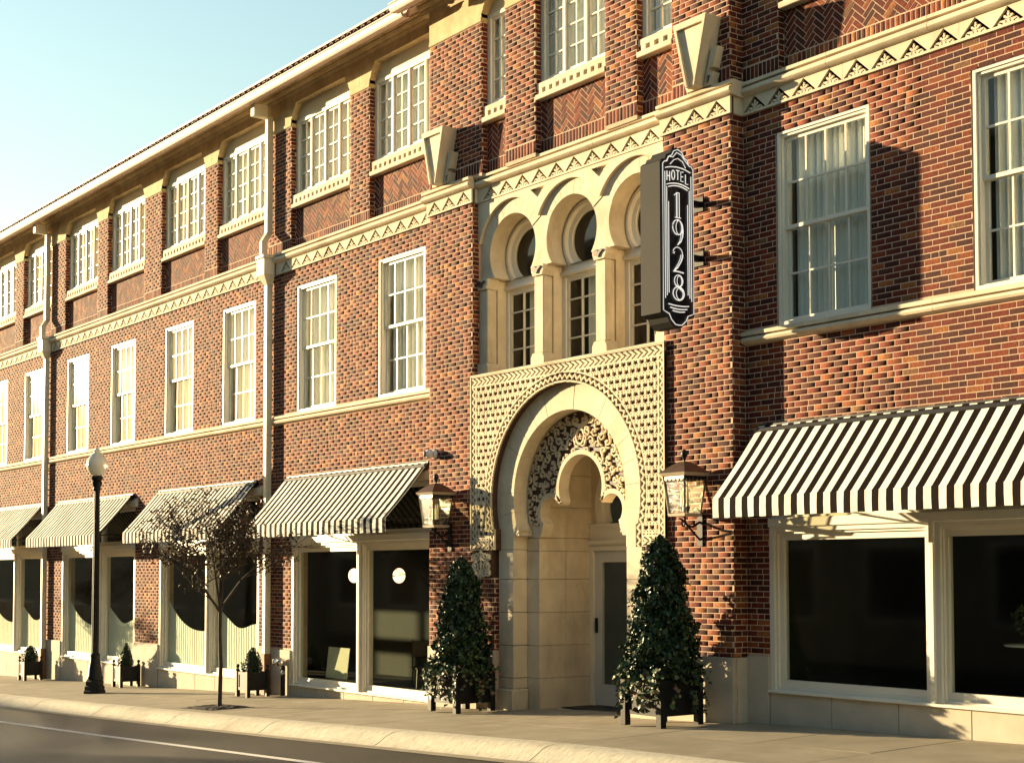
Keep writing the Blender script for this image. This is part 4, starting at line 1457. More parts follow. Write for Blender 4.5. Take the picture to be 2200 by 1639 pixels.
# ------------------------------------------------------------------ awnings
AW_Z1, AW_ZF, AW_ZV, AW_D = 1.81, 0.885, 0.655, 0.855
def awning(x0, x1, label, stripes_from=0.0):
    W = round(x1 - x0, 3)
    o = empty('striped_awning', (x0, 0, AW_Z1))
    tag(o, label, 'awning', 'striped awnings over the shop windows')
    mb = MB()
    nx, ny = 40, 8
    v, f = [], []
    for i in range(nx + 1):
        x = W * i / nx
        for j in range(ny + 1):
            t = j / ny
            sag = -0.018 * math.sin(math.pi * t) * (0.6 + 0.4 * math.cos(4 * math.pi * i / nx)) + 0.004 * math.sin(i * 1.9 + j)
            v.append((x, -0.03 - (AW_D - 0.03) * t, -0.01 - (AW_Z1 - AW_ZF) * t + sag))
    for i in range(nx):
        for j in range(ny):
            a = i * (ny + 1) + j
            f.append((a, a + 1, a + ny + 2, a + ny + 1))
    mb.add(v, f)
    part('canopy', mb, STRIPE, o, smooth=60)
    mb = MB()
    v, f = [], []
    for i in range(nx * 2 + 1):
        x = W * i / (nx * 2)
        w = 0.006 * math.sin(i * 0.9) + 0.004 * math.sin(i * 2.3)
        v += [(x, -AW_D, AW_ZF - AW_Z1), (x, -AW_D - 0.004 + 0.4 * w, (AW_ZF + AW_ZV) / 2 - AW_Z1), (x, -AW_D + w, AW_ZV - AW_Z1 + 0.003 * math.sin(i * 1.3))]
        if i:
            a = 3 * (i - 1)
            f += [(a, a + 1, a + 4, a + 3), (a + 1, a + 2, a + 5, a + 4)]
    mb.add(v, f)
    part('valance', mb, STRIPE, o, smooth=60)
    dz = AW_ZF - AW_Z1
    part('front_bar', MB().tube([(0.01, -AW_D + 0.02, dz - 0.02), (W - 0.01, -AW_D + 0.02, dz - 0.02)], 0.014), BLACKM, o)
    part('wall_bar', MB().box(0, W, -0.05, -0.012, -0.06, -0.012), BLACKM, o)
    part('case_roll', MB().tube([(0.02, -0.07, -0.10), (W - 0.02, -0.07, -0.10)], 0.05), BLACKM, o)
    for x in (0.03, W - 0.03):
        part('rafter', MB().tube([(x, -0.04, -0.05), (x, -AW_D + 0.03, dz - 0.03)], 0.013), BLACKM, o)
        part('arm', MB().tube([(x, -0.03, dz + 0.02), (x, -AW_D + 0.03, dz - 0.025)], 0.012), BLACKM, o)
    part('arm', MB().tube([(W / 2, 0.0, dz + 0.10), (W / 2, -AW_D + 0.03, dz - 0.03)], 0.012), BLACKM, o)
    return o
awning(-11.975, -7.20, 'black and white striped awning over the dark shop window beside the hanging hotel sign')
awning(-23.52, -18.965, 'striped awning between the long downspout and the entrance, camera above its corner')
awning(-29.15, -24.70, 'striped awning partly hidden behind the bare young pavement tree')
awning(-35.04, -30.50, 'striped awning crossed by the black street lamp post')
awning(-40.66, -36.10, 'farthest striped awning, cut off by the picture edge')

# ------------------------------------------------------------------ blade sign
SX, SY0, SY1 = -12.77, -1.07, -0.50
SZ0, SZ1 = 3.14, 4.98
HX = 0.17
sg = empty('hotel_sign', (SX, (SY0 + SY1) / 2, SZ0))
tag(sg, 'tall black blade sign with white neon 1928 and HOTEL fixed to the brick pier', 'sign')
hw = (SY1 - SY0) / 2
H = SZ1 - SZ0
def sign_outline(ins=0.0):
    w = hw - ins
    up = [(-w, H - ins), (-w * 0.86, H + 0.035 - ins), (-w * 0.72, H + 0.04 - ins), (-w * 0.62, H + 0.10 - ins), (-w * 0.40, H + 0.125 - ins), (-w * 0.28, H + 0.18 - ins), (0, H + 0.21 - ins)]
    dn = [(-w, ins), (-w * 0.80, -0.02 + ins), (-w * 0.62, -0.035 + ins), (-w * 0.48, -0.10 + ins), (-w * 0.22, -0.155 + ins), (0, -0.16 + ins)]
    L = dn[::-1] + up
    Rr = [(-p[0], p[1]) for p in L[::-1] if p[0] != 0]
    return L + Rr
def yz_plate(pts, x0, x1):
    """Outline in (y, z) extruded along x."""
    mb = MB().plate(pts, [], 0, 1)
    mb.v = [(x1 + (x0 - x1) * p[1], p[0], p[2]) for p in mb.v]
    return mb
part('cabinet', yz_plate(sign_outline(), -HX, HX), SIGNG, sg)
part('face', yz_plate(sign_outline(0.012), HX + 0.0015, HX + 0.006), SIGNB, sg)
part('face', yz_plate(sign_outline(0.012), -HX - 0.006, -HX - 0.0015), SIGNB, sg)
FXp = HX + 0.020
def neon(name, pts, r=0.0065, closed=False, mat_=NEON):
    p = [(FXp, y, z) for y, z in pts]
    if closed:
        p.append(p[0])
    return part(name, MB().tube(p, r, 6), mat_, sg, smooth=60)
neon('border_tube', sign_outline(0.03), 0.006, True)
for dy in (0.065, 0.095, 0.125):
    for s in (-1, 1):
        neon('border_tube', [(s * (hw - dy), 0.10 + 1.2 * dy), (s * (hw - dy), H - 0.12 - (dy - 0.065) * 6)], 0.0055)
neon('crown_tube', [(-0.20, H + 0.0), (-0.15, H + 0.07), (-0.08, H + 0.075), (-0.02, H + 0.14), (0.06, H + 0.12), (0.12, H + 0.06), (0.20, H - 0.0)], 0.006)
neon('crown_tube', [(-0.13, H - 0.02), (-0.07, H + 0.04), (0.0, H + 0.07), (0.08, H + 0.04), (0.13, H - 0.03)], 0.0055)
def bow(z, w, d, r=0.007):
    neon('bow_tube', [(-w + 2 * w * i / 10, z + d * (1 - ((i - 5) / 5) ** 2)) for i in range(11)], r)
bow(H - 0.075, 0.21, 0.035)
bow(H - 0.275, 0.19, 0.035)
bow(H - 0.300, 0.16, 0.030)
bow(0.115, 0.17, -0.012)
bow(0.075, 0.14, -0.012)
bow(0.040, 0.10, -0.010)
LET = {'H': [[(0, 0), (0, 1)], [(.6, 0), (.6, 1)], [(0, .5), (.6, .5)]],
       'O': [[(.35 + .35 * math.cos(t * math.pi / 8), .5 + .5 * math.sin(t * math.pi / 8)) for t in range(17)]],
       'T': [[(0, 1), (.7, 1)], [(.35, 0), (.35, 1)]],
       'E': [[(.55, 1), (0, 1), (0, 0), (.55, 0)], [(0, .5), (.45, .5)]],
       'L': [[(0, 1), (0, 0), (.55, 0)]]}
for i, ch in enumerate('HOTEL'):
    y0 = -0.185 + i * 0.078
    zz = H - 0.225 + 0.03 * (1 - ((i - 2) / 2) ** 2)
    for st in LET[ch]:
        neon('letter_stroke', [(y0 + p[0] * 0.075, zz + p[1] * 0.115) for p in st], 0.0065)
def digit(strokes, zc, h=0.315, w=0.235):
    for r, st in strokes:
        pts = [((p[0] - 0.5) * w, zc + (p[1] - 0.5) * h) for p in st]
        neon('numeral_stroke', pts, [q * h for q in r] if isinstance(r, tuple) else r * h)
def ell(cx, cz, a, b2, t0, t1, n=18):
    return [(cx + a * math.cos(math.radians(t0 + (t1 - t0) * i / n)), cz + b2 * math.sin(math.radians(t0 + (t1 - t0) * i / n))) for i in range(n + 1)]
gap = 0.335
top = 1.335
digit([(0.030, [(0.40, 0.02), (0.40, 0.98)]), (0.018, [(0.58, 0.02), (0.58, 0.98)]), (0.018, [(0.22, 0.86), (0.40, 0.98), (0.58, 0.98)]), (0.018, [(0.28, 0.01), (0.70, 0.01)])], top)
digit([(0.024, ell(0.46, 0.70, 0.36, 0.29, 20, 380)), (0.016, ell(0.54, 0.70, 0.20, 0.27, 0, 360)), (0.026, [(0.82, 0.72), (0.84, 0.55), (0.80, 0.35), (0.68, 0.16), (0.45, 0.02)]), (0.016, [(0.70, 0.5), (0.68, 0.35), (0.60, 0.18), (0.45, 0.02)])], top - gap)
digit([(0.018, ell(0.45, 0.74, 0.34, 0.25, 165, -10, 14)), (0.028, [(0.80, 0.72), (0.78, 0.60), (0.66, 0.42), (0.44, 0.20), (0.18, 0.05)]), (0.018, [(0.68, 0.72), (0.64, 0.58), (0.50, 0.38), (0.30, 0.18), (0.15, 0.04)]), (0.026, [(0.14, 0.04), (0.5, 0.05), (0.86, 0.02)]), (0.016, [(0.11, 0.74), (0.24, 0.80), (0.20, 0.72)])], top - 2 * gap)
digit([(0.020, ell(0.50, 0.745, 0.30, 0.235, 0, 360)), (0.024, ell(0.50, 0.26, 0.40, 0.26, 0, 360)), (0.014, ell(0.56, 0.745, 0.17, 0.20, 0, 360)), (0.016, ell(0.57, 0.26, 0.24, 0.225, 0, 360)), (0.022, [(0.25, 0.62), (0.5, 0.50), (0.78, 0.36)])], top - 3 * gap)
for z in (0.78, 1.46):
    part('mounting_arm', MB().box(-0.035, 0.035, hw - 0.02, hw + (PY - SY1) + 0.0, z - 0.035, z + 0.035), BLACKM, sg)
    part('arm_plate', MB().box(-0.08, 0.08, hw + (PY - SY1) - 0.025, hw + (PY - SY1) - 0.007, z - 0.09, z + 0.09), BLACKM, sg)

# ------------------------------------------------------------------ wall lanterns
def lantern(x, y, z, label):
    o = empty('wall_lantern', (x, y, z))                       # origin: centre of the glass body's foot
    tag(o, label, 'lantern', 'lanterns beside the entrance')
    b0, b1, h = 0.135, 0.185, 0.46
    def frustum(mb, w0, z0, w1, z1):
        v = [(-w0, -w0, z0), (w0, -w0, z0), (w0, w0, z0), (-w0, w0, z0), (-w1, -w1, z1), (w1, -w1, z1), (w1, w1, z1), (-w1, w1, z1)]
        return mb.add(v, [(0, 3, 2, 1), (4, 5, 6, 7), (0, 1, 5, 4), (1, 2, 6, 5), (2, 3, 7, 6), (3, 0, 4, 7)])
    part('base_tray', frustum(MB(), 0.14, -0.035, 0.15, 0.0), CREAMM, o)
    part('eave_tray', frustum(MB(), 0.20, h, 0.225, h + 0.035), CREAMM, o)
    rf = part('lantern_roof', frustum(frustum(MB(), 0.225, h + 0.036, 0.13, h + 0.12), 0.13, h + 0.121, 0.05, h + 0.175), COPPER, o)
    part('finial', MB().lathe([(0.012, 0.17), (0.014, 0.20), (0.030, 0.205), (0.018, 0.215), (0.040, 0.25), (0.044, 0.275), (0.028, 0.315), (0.006, 0.33)], (0, 0, h), 12), BLACKM, o, smooth=60)
    for s in (-1, 1):
        for t in (-1, 1):
            part('corner_post', MB().tube([(s * b0, t * b0, 0), (s * b1, t * b1, h)], 0.011, 6), BLACKM if (s, t) != (-1, -1) else CREAMM, o)  # sunlit side put into the colour: cream towards the sun, black elsewhere
    for k in range(4):
        a = k * math.pi / 2
        rz = Matrix.Rotation(a, 4, 'Z')
        g = [(-b0 + 0.012, -b0, 0.004), (b0 - 0.012, -b0, 0.004), (b1 - 0.012, -b1, h - 0.003), (-b1 + 0.012, -b1, h - 0.003)]
        mb = MB().add([tuple(rz @ Vector(p)) for p in g] + [tuple(rz @ Vector((p[0], p[1] + 0.003, p[2]))) for p in g], [(0, 1, 2, 3), (7, 6, 5, 4)])
        part('pane', mb, LANTGLASS, o)
        n = 5                                                   # scalloped skirt under the eave
        pts = [(-0.17, 0.0)]
        for q in range(n):
            xa = -0.17 + 0.34 * q / n
            pts += [(xa + 0.34 / n * (i / 6), -0.028 - 0.030 * math.sin(math.pi * i / 6)) for i in range(7)]
        pts += [(0.17, 0.0)]
        sk = MB().plate(pts, [], -0.004, 0.0)
        sk.v = [tuple(rz @ Vector((p[0], p[1] - b1 + 0.004, p[2] + h - 0.004))) for p in sk.v]
        part('scalloped_skirt', sk, CREAMM if k == 0 else BLACKM, o)  # sun-facing skirt coloured cream as lit, the other sides black as shaded
    for cx, cy in ((-0.045, 0.03), (0.05, 0.0), (0.0, -0.05)):
        cd = part('candle', MB().lathe([(0.016, 0.0), (0.016, 0.16), (0.012, 0.17), (0.014, 0.20), (0.003, 0.235)], (cx, cy, 0.09), 10), CANDLE, o)
        part('candle_cup', MB().lathe([(0.006, 0.0), (0.032, 0.075), (0.030, 0.088)], (cx, cy, 0.0), 10), BLACKM, o)
    yw = PY - y
    part('scroll_arm', MB().tube([(0, 0, -0.036), (0, 0.0, -0.10), (0, 0.05, -0.15), (0, yw * 0.5, -0.16), (0, yw - 0.02, -0.10)], 0.016, 8), BLACKM, o)
    part('brace', MB().tube([(0, -0.10, -0.06), (0, -0.03, -0.085), (0, yw * 0.4, -0.20), (0, yw - 0.015, -0.32)], 0.013, 8), BLACKM, o)
    part('scroll', MB().tube([(0, -0.02 + 0.05 * math.cos(t * 0.7) * (1 - t / 14), -0.13 + 0.05 * math.sin(t * 0.7) * (1 - t / 14)) for t in range(12)], 0.010, 6), BLACKM, o)
    part('wall_plate', MB().bbox(-0.05, 0.05, yw - 0.022, yw - 0.007, -0.40, 0.02, 0.006), BLACKM, o)
    part('wall_boss', MB().lathe([(0.02, -0.06), (0.055, -0.035), (0.062, 0.0), (0.055, 0.035), (0.02, 0.06)], (0, yw - 0.08, 0.02), 14), BLACKM, o, smooth=60)
    return o
lantern(-12.79, -0.50, 0.745, 'copper roofed glass lantern on the brick pier under the neon sign')
lantern(-18.10, -0.50, 0.745, 'copper roofed glass lantern beside the striped awning end, below the camera')

# ------------------------------------------------------------------ security camera
cm = empty('security_camera', (-18.52, PY, 1.87))
tag(cm, 'small white security camera on the brick above the awning corner', 'camera')
part('camera_base', MB().lathe([(0.07, 0.0), (0.075, 0.02), (0.05, 0.05)], (0, 0, 0), 18), WHITEB, cm, rot=(math.pi / 2, 0, 0))
part('camera_head', MB().sphere((-0.02, -0.10, 0.0), 0.072), WHITEB, cm, smooth=60)
part('lens', MB().lathe([(0.045, -0.005), (0.045, 0.02), (0.03, 0.028)], (0, 0, 0), 16), BLACKM, cm, loc=(-0.05, -0.155, 0.0), rot=(math.pi / 2, 0, math.radians(-28)))

# ------------------------------------------------------------------ downspouts
def downspout(x, label):
    o = empty('downspout', (x, 0, zg(x)))
    tag(o, label, 'downspout', 'rainwater downspouts')
    z0 = zg(x)
    def bx(name, x0, x1, y0, y1, za, zb, m=PIPE, c=0.01):
        return part(name, MB().bbox(x0, x1, y0, y1, za - z0, zb - z0, c), m, o)
    w = 0.055
    bx('outlet_box', -w - 0.02, w + 0.02, -0.46, -0.16, 8.62, 8.86)
    bx('upper_pipe', -w, w, -0.16, -0.04, 6.42, 8.66)
    pr = [(-0.16, 6.44), (-0.04, 6.44), (-0.15, 6.26), (-0.27, 6.26)]
    part('offset_elbow', MB().extrude_x([(p[0], p[1] - z0) for p in pr], -w, w), PIPE, o)
    bx('offset_pipe', -w, w, -0.27, -0.15, 6.0, 6.262)
    part('conductor_cap', MB().bbox(-0.17, 0.17, -0.30, -0.04, 5.93 - z0, 6.0 - z0, 0.015), PIPE, o)
    bx('conductor_head', -0.145, 0.145, -0.27, -0.04, 5.62, 5.93)
    f = MB()
    v = [(-0.145, -0.27, 5.62 - z0), (0.145, -0.27, 5.62 - z0), (0.145, -0.04, 5.62 - z0), (-0.145, -0.04, 5.62 - z0), (-w, -0.16, 5.45 - z0), (w, -0.16, 5.45 - z0), (w, -0.04, 5.45 - z0), (-w, -0.04, 5.45 - z0)]
    f.add(v, [(0, 1, 2, 3), (7, 6, 5, 4), (4, 5, 1, 0), (5, 6, 2, 1), (6, 7, 3, 2), (7, 4, 0, 3)])
    part('conductor_funnel', f, PIPE, o)
    bx('lower_pipe', -w, w, -0.155, -0.035, zg(x) + 0.75, 5.45)
    for zz in (4.4, 2.6, 0.9):
        bx('pipe_strap', -w - 0.012, w + 0.012, -0.162, -0.012, zz, zz + 0.035)
    bx('cast_boot', -w - 0.012, w + 0.012, -0.17, -0.03, zg(x) - 0.02, zg(x) + 0.76, BOOT)
    return o
downspout(-24.19, 'cream square downspout running down the brick between two striped awnings')
downspout(-35.87, 'cream square downspout beside the far windows, past the street lamp')

# ------------------------------------------------------------------ street lamp
LPX, LPY = -28.62, -1.65
lz = zg(LPX, LPY)
lp = empty('street_lamp', (LPX, LPY, lz))
tag(lp, 'black cast iron street lamp with white acorn globe on the pavement', 'street lamp')
part('base_plinth', MB().lathe([(0.235, 0.0), (0.235, 0.05), (0.215, 0.07), (0.215, 0.14), (0.19, 0.16), (0.19, 0.24), (0.165, 0.28)], seg=8), BLACKM, lp, smooth=30)
part('base_bell', MB().lathe([(0.165, 0.281), (0.17, 0.33), (0.15, 0.36), (0.135, 0.50), (0.105, 0.66), (0.095, 0.74), (0.105, 0.78), (0.085, 0.82)], seg=24), BLACKM, lp, smooth=40)
hp = 2.02 - lz
part('post', MB().lathe([(0.078, 0.82), (0.074, 1.5), (0.062, hp - 0.36), (0.062, hp - 0.30)], seg=24, flute=0.12), BLACKM, lp)
part('capital', MB().lathe([(0.062, hp - 0.31), (0.085, hp - 0.27), (0.075, hp - 0.23), (0.10, hp - 0.18), (0.11, hp - 0.12), (0.085, hp - 0.10), (0.12, hp - 0.06), (0.13, hp - 0.02), (0.105, hp + 0.0)], seg=24), BLACKM, lp, smooth=40)
def globe_material():
    m, nt, b = _nt('rippled white lamp glass')
    b.inputs['Base Color'].default_value = (0.80, 0.78, 0.68, 1)
    b.inputs['Roughness'].default_value = 0.22
    b.inputs['Transmission Weight'].default_value = 0.25
    b.inputs['Subsurface Weight'].default_value = 0.0
    n1 = noise(nt, 70, 2, 0.5)
    bump(nt, b, n1.outputs[0], 0.5, 0.01)
    return m
GLOBE = globe_material()
part('globe', MB().lathe([(0.10, 0.0), (0.135, 0.03), (0.19, 0.10), (0.222, 0.19), (0.225, 0.25), (0.205, 0.33), (0.165, 0.395), (0.14, 0.42)], (0, 0, hp + 0.002), 28), GLOBE, lp, smooth=60)
part('globe_cap', MB().lathe([(0.145, 0.421), (0.13, 0.445), (0.085, 0.47), (0.075, 0.50), (0.085, 0.515), (0.055, 0.54), (0.045, 0.56), (0.048, 0.575), (0.005, 0.60)], (0, 0, hp), 24), GLOBE, lp, smooth=60)

# ------------------------------------------------------------------ foliage helpers
def leaf_cloud(pts, nrm, size, seed=1, aspect=0.55, fold=0.25, jitter=0.8):
    """One bent quad pair per leaf, joined."""
    r = np.random.default_rng(seed)
    n = len(pts)
    P = np.asarray(pts, float)
    Nn = np.asarray(nrm, float) + r.normal(0, jitter, (n, 3))
    Nn /= np.linalg.norm(Nn, axis=1)[:, None] + 1e-9
    T = r.normal(0, 1, (n, 3))
    T -= (T * Nn).sum(1)[:, None] * Nn
    T /= np.linalg.norm(T, axis=1)[:, None] + 1e-9
    B = np.cross(Nn, T)
    s = (size * r.uniform(0.65, 1.3, n))[:, None]
    V = np.zeros((n, 6, 3))
    V[:, 0] = P - T * s * 0.5
    V[:, 1] = P + B * s * aspect * 0.5 + Nn * s * fold * 0.3
    V[:, 2] = P + T * s * 0.5 - Nn * s * fold * 0.4
    V[:, 3] = P - B * s * aspect * 0.5 + Nn * s * fold * 0.3
    V[:, 4] = P - T * s * 0.12 + B * s * aspect * 0.42 + Nn * s * fold * 0.2
    V[:, 5] = P - T * s * 0.12 - B * s * aspect * 0.42 + Nn * s * fold * 0.2
    V[:, 1] += T * s * 0.15
    V[:, 3] += T * s * 0.15
    F = np.array([(0, 4, 1, 2), (0, 2, 3, 5)])
    FF = (F[None] + (np.arange(n) * 6)[:, None, None]).reshape(-1, 4)
    me = bpy.data.meshes.new('foliage')
    me.vertices.add(n * 6)
    me.vertices.foreach_set('co', V.reshape(-1))
    me.loops.add(FF.size)
    me.loops.foreach_set('vertex_index', FF.ravel().astype(np.int32))
    me.polygons.add(len(FF))
    me.polygons.foreach_set('loop_start', np.arange(0, FF.size, 4, dtype=np.int32))
    me.update(calc_edges=True)
    return me

def cone_cloud(n, prof, seed, lump=0.12):
    """Points in the outer shell of a lumpy solid of revolution; prof: (z, radius)."""
    r = np.random.default_rng(seed)
    zs, rs = [p[0] for p in prof], [p[1] for p in prof]
    z = r.uniform(zs[0], zs[-1], n * 4)
    R = np.interp(z, zs, rs)
    keep = r.uniform(0, max(rs), n * 4) < R + 0.02
    z, R = z[keep][:n], R[keep][:n]
    n = len(z)
    a = r.uniform(0, 2 * np.pi, n)
    lum = 1 + lump * (np.sin(3 * a + 9 * z) + np.sin(5 * a - 13 * z + 1.3) + 0.8 * np.sin(8 * a + 23 * z))
    d = R * lum * (0.62 + 0.42 * r.beta(3, 1.2, n))
    P = np.stack([d * np.cos(a), d * np.sin(a), z], 1)
    Nn = np.stack([np.cos(a), np.sin(a), np.full(n, 0.35)], 1)
    return P, Nn

# ------------------------------------------------------------------ planters with topiary
def planter(name, x, y, w, h, leg, label, group=None, rz=0.0):
    z = zg(x, y)
    o = empty(name, (x, y, z), rz)
    if label:
        tag(o, label, 'planter', group)
    p = 0.035 if w < 0.5 else 0.045
    hw_ = w / 2
    for s in (-1, 1):
        for t in (-1, 1):
            ps = part('corner_post', MB().bbox(s * hw_ - p, s * hw_ + p, t * hw_ - p, t * hw_ + p, 0.0, h + 0.02, 0.006), BLACKM, o)
            part('ball_finial', MB().lathe([(p * 0.9, 0.0), (p * 1.1, 0.012), (p * 0.5, 0.03), (p * 0.45, 0.045), (p * 0.95, 0.075), (p * 0.9, 0.10), (0.004, 0.12)], (s * hw_, t * hw_, h + 0.02), 12), BLACKM, ps, smooth=60)
    q = hw_ - 0.02
    for s in (-1, 1):
        pn = part('side_panel', MB().grid(-q, q, leg, h, [], s * hw_ - 0.012, s * hw_ + 0.012), BLACKM, o)
        part('panel_rail', MB().grid(-hw_ + p, hw_ - p, leg, h, [(-hw_ + p + 0.05, hw_ - p - 0.05, leg + 0.05, h - 0.05)], s * hw_ - 0.022, s * hw_ + 0.022), BLACKM, o)
        pn = part('side_panel', MB().box(s * hw_ - 0.012, s * hw_ + 0.012, -q, q, leg, h), BLACKM, o)
        part('panel_rail', MB().box(s * hw_ - 0.020, s * hw_ + 0.020, -hw_ + p, hw_ - p, h - 0.05, h), BLACKM, o)
        part('ring_handle', MB().tube([(s * (hw_ + p + 0.012), -hw_ + 0.03 * math.cos(t * math.pi / 5), h - 0.11 + 0.03 * math.sin(t * math.pi / 5)) for t in range(11)], 0.005, 6), BLACKM, o)
    part('soil', MB().box(-q, q, -q, q, h - 0.05, h - 0.03), MULCH, o)
    return o

def topiary(x, y, z, prof, n, size, label, group, seed, trunk=0.02):
    o = empty('topiary_shrub', (x, y, z))
    tag(o, label, 'topiary shrub', group)
    P, Nn = cone_cloud(n, prof, seed)
    link('foliage', leaf_cloud(P, Nn, size, seed), LEAF_T, o, kind='stuff')
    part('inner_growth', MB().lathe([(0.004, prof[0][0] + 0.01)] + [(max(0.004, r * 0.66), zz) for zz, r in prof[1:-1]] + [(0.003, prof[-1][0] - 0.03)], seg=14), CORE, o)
    part('stem', MB().tube([(0, 0, 0), (0.01, 0, max(0.05, prof[0][0] + 0.06))], trunk, 7), BARK, o)
    return o

def ivy(x, y, w, h, n, label, group, seed, sides):
    """Ivy spilling over the planter rim and hanging in strands."""
    r = np.random.default_rng(seed)
    z = zg(x, y)
    o = empty('trailing_ivy', (x, y, z + h))
    tag(o, label, 'ivy', group)
    pts, nr = [], []
    for k in range(n):
        sd = sides[r.integers(len(sides))]
        t = r.uniform(-w / 2 - 0.06, w / 2 + 0.06)
        drop = r.uniform(0, 1) ** 1.6 * r.choice([0.25, 0.40, 0.55])
        L = 3 + int(drop / 0.03)
        ph = r.uniform(0, 6)
        line = []
        for i in range(L):
            u = i / max(1, L - 1)
            out = 0.02 + 0.10 * math.sin(min(1, u * 2.2) * math.pi / 2) + 0.015 * math.sin(ph + 5 * u)
            zz = 0.05 + 0.09 * math.sin(min(1, 3 * u) * math.pi) - drop * u * 1.1
            lat = t + 0.03 * math.sin(ph + 7 * u)
            d = w / 2 + out
            line.append({'f': (lat, -d, zz), 'r': (d, lat, zz), 'l': (-d, lat, zz)}[sd])
        mb_line = line
        for p in line:
            pts.append((p[0] + r.normal(0, 0.02), p[1] + r.normal(0, 0.02), p[2] + r.normal(0, 0.015)))
            nr.append({'f': (0, -1, 0.5), 'r': (1, 0, 0.5), 'l': (-1, 0, 0.5)}[sd])
        if k % 3 == 0 and len(line) > 6:
            part('vine_stem', MB().tube(mb_line[2:], 0.003, 4), BARK, o)
    link('leaves', leaf_cloud(pts, nr, 0.062, seed, 0.85, 0.3, 0.7), LEAF_I, o, kind='stuff')
    return o

BIGP = [(0.0, 0.12), (0.02, 0.38), (0.12, 0.43), (0.35, 0.41), (0.60, 0.37), (0.90, 0.315), (1.20, 0.27), (1.45, 0.215), (1.62, 0.145), (1.71, 0.075), (1.76, 0.015)]
for (x, y, lab, lab2, lab3, seed) in (
        (-12.90, -0.80, 'tall black planter box holding the bushy cone right of the entrance', 'bushy cone shrub in front of the brick pier under the neon sign', 'ivy hanging from the black planter right of the entrance door', 11),
        (-17.22, -0.66, 'tall black planter box holding the slim cone left of the entrance', 'slim dark cone shrub beside the striped awning window', 'ivy hanging from the black planter left of the entrance door', 12)):
    PW_, PH_ = 0.62, 0.56
    planter('large_planter', x, y, PW_, PH_, 0.14, lab, 'large planters beside the entrance')
    z = zg(x, y)
    sc = 1.0 if seed == 11 else 0.97
    topiary(x, y, z + PH_ - 0.03, [(a * sc, b2 * (1.0 if seed == 11 else 0.92)) for a, b2 in BIGP], 7500, 0.070, lab2, 'cone shrubs beside the entrance', seed, 0.03)
    ivy(x, y, PW_, PH_, 60, lab3, 'ivy on the large planters', seed + 20, ('f', 'f', 'l', 'r', 'f'))
for k, (x, y, lab, lab2) in enumerate((
        (-23.92, -0.52, 'small black planter beside the long downspout, nearest the entrance', 'small dark cone shrub below the downspout beside the striped awnings'),
        (-30.05, -0.36, 'small black planter on the pavement right of the street lamp base', 'small ragged cone shrub in the planter right of the street lamp'),
        (-35.62, -0.50, 'small black planter left of the street lamp, under the far awnings', 'small rounded dark shrub in the planter left of the street lamp'))):
    planter('small_planter', x, y, 0.40, 0.46, 0.13, lab, 'small planters along the wall')
    SM = [[(0.0, 0.05), (0.03, 0.17), (0.12, 0.18), (0.25, 0.145), (0.37, 0.09), (0.46, 0.02)], [(0.0, 0.05), (0.03, 0.15), (0.12, 0.16), (0.25, 0.12), (0.40, 0.06), (0.52, 0.015)], [(0.0, 0.06), (0.04, 0.18), (0.15, 0.19), (0.28, 0.15), (0.36, 0.10), (0.42, 0.02)]][k]
    topiary(x, y, zg(x, y) + 0.43, SM, 1300, 0.036, lab2, 'small cone shrubs along the wall', 40 + k)

# ------------------------------------------------------------------ street trees
def tree(x, y, seed, label, crown_r, z_fork, z_top, nleaf):
    z = zg(x, y)
    r = random.Random(seed)
    o = empty('street_tree', (x, y, z))
    tag(o, label, 'tree', 'young trees along the kerb')
    zf = z_fork - z
    part('trunk', MB().tube([(0, 0, -0.05), (0.0, 0, 0.05), (0.015, 0.01, zf * 0.4), (-0.01, 0, zf * 0.75), (0.0, 0, zf)], [0.052, 0.040, 0.034, 0.031, 0.034], 9), BARK, o, smooth=60)
    tips = []
    H_ = z_top - z_fork
    def grow(p, d, L, rad, lev):
        n = 5
        pts = [p]
        dd = d.copy()
        for i in range(n):
            dd = (dd + Vector((r.gauss(0, 0.12), r.gauss(0, 0.12), r.gauss(0.03, 0.08)))).normalized()
            pts.append(pts[-1] + dd * (L / n))
        part('limb' if lev < 2 else 'twig', MB().tube(pts, [rad * (1 - 0.6 * i / n) for i in range(n + 1)], 6 if lev < 2 else 4), BARK, o)
        if lev >= 2:
            tips.extend(pts[1:])
        if lev < 3:
            for k in range((4, 4, 4)[lev]):
                t = r.uniform(0.35, 1.0)
                q = pts[min(n, int(t * n))]
                ax = Vector((r.gauss(0, 1), r.gauss(0, 1), r.gauss(0.25, 0.5))).normalized()
                grow(q, (dd * 0.75 + ax * 0.75).normalized(), L * r.uniform(0.5, 0.72), rad * 0.5, lev + 1)
    for k in range(5):
        a = 2 * math.pi * k / 5 + r.uniform(-0.3, 0.3)
        tl = r.uniform(0.5, 1.0) if k else 0.1
        grow(Vector((0, 0, zf - 0.02 * k)), Vector((math.cos(a) * tl, math.sin(a) * tl, 1)).normalized(), H_ * r.uniform(0.50, 0.70), 0.022, 0)
    rr = np.random.default_rng(seed)
    T = np.array([list(t) for t in tips])
    lim = np.hypot(T[:, 0], T[:, 1]) < crown_r * 1.08
    T = T[lim]
    P = T[rr.integers(len(T), size=nleaf)] + rr.normal(0, 0.055, (nleaf, 3))
    link('crown', leaf_cloud(P, np.tile((0, 0, 0.4), (nleaf, 1)), 0.062, seed, 0.42, 0.3, 1.0), LEAF_A, o, kind='stuff')
    return o
tree(-21.98, -2.16, 5, 'young tree with sparse dry leaves in the mulched pit by the kerb', 1.30, -0.55, 1.62, 5200)
tree(-38.2, -2.2, 9, 'young tree with reddish dry leaves at the far picture edge', 0.95, -1.2, 0.55, 2400)
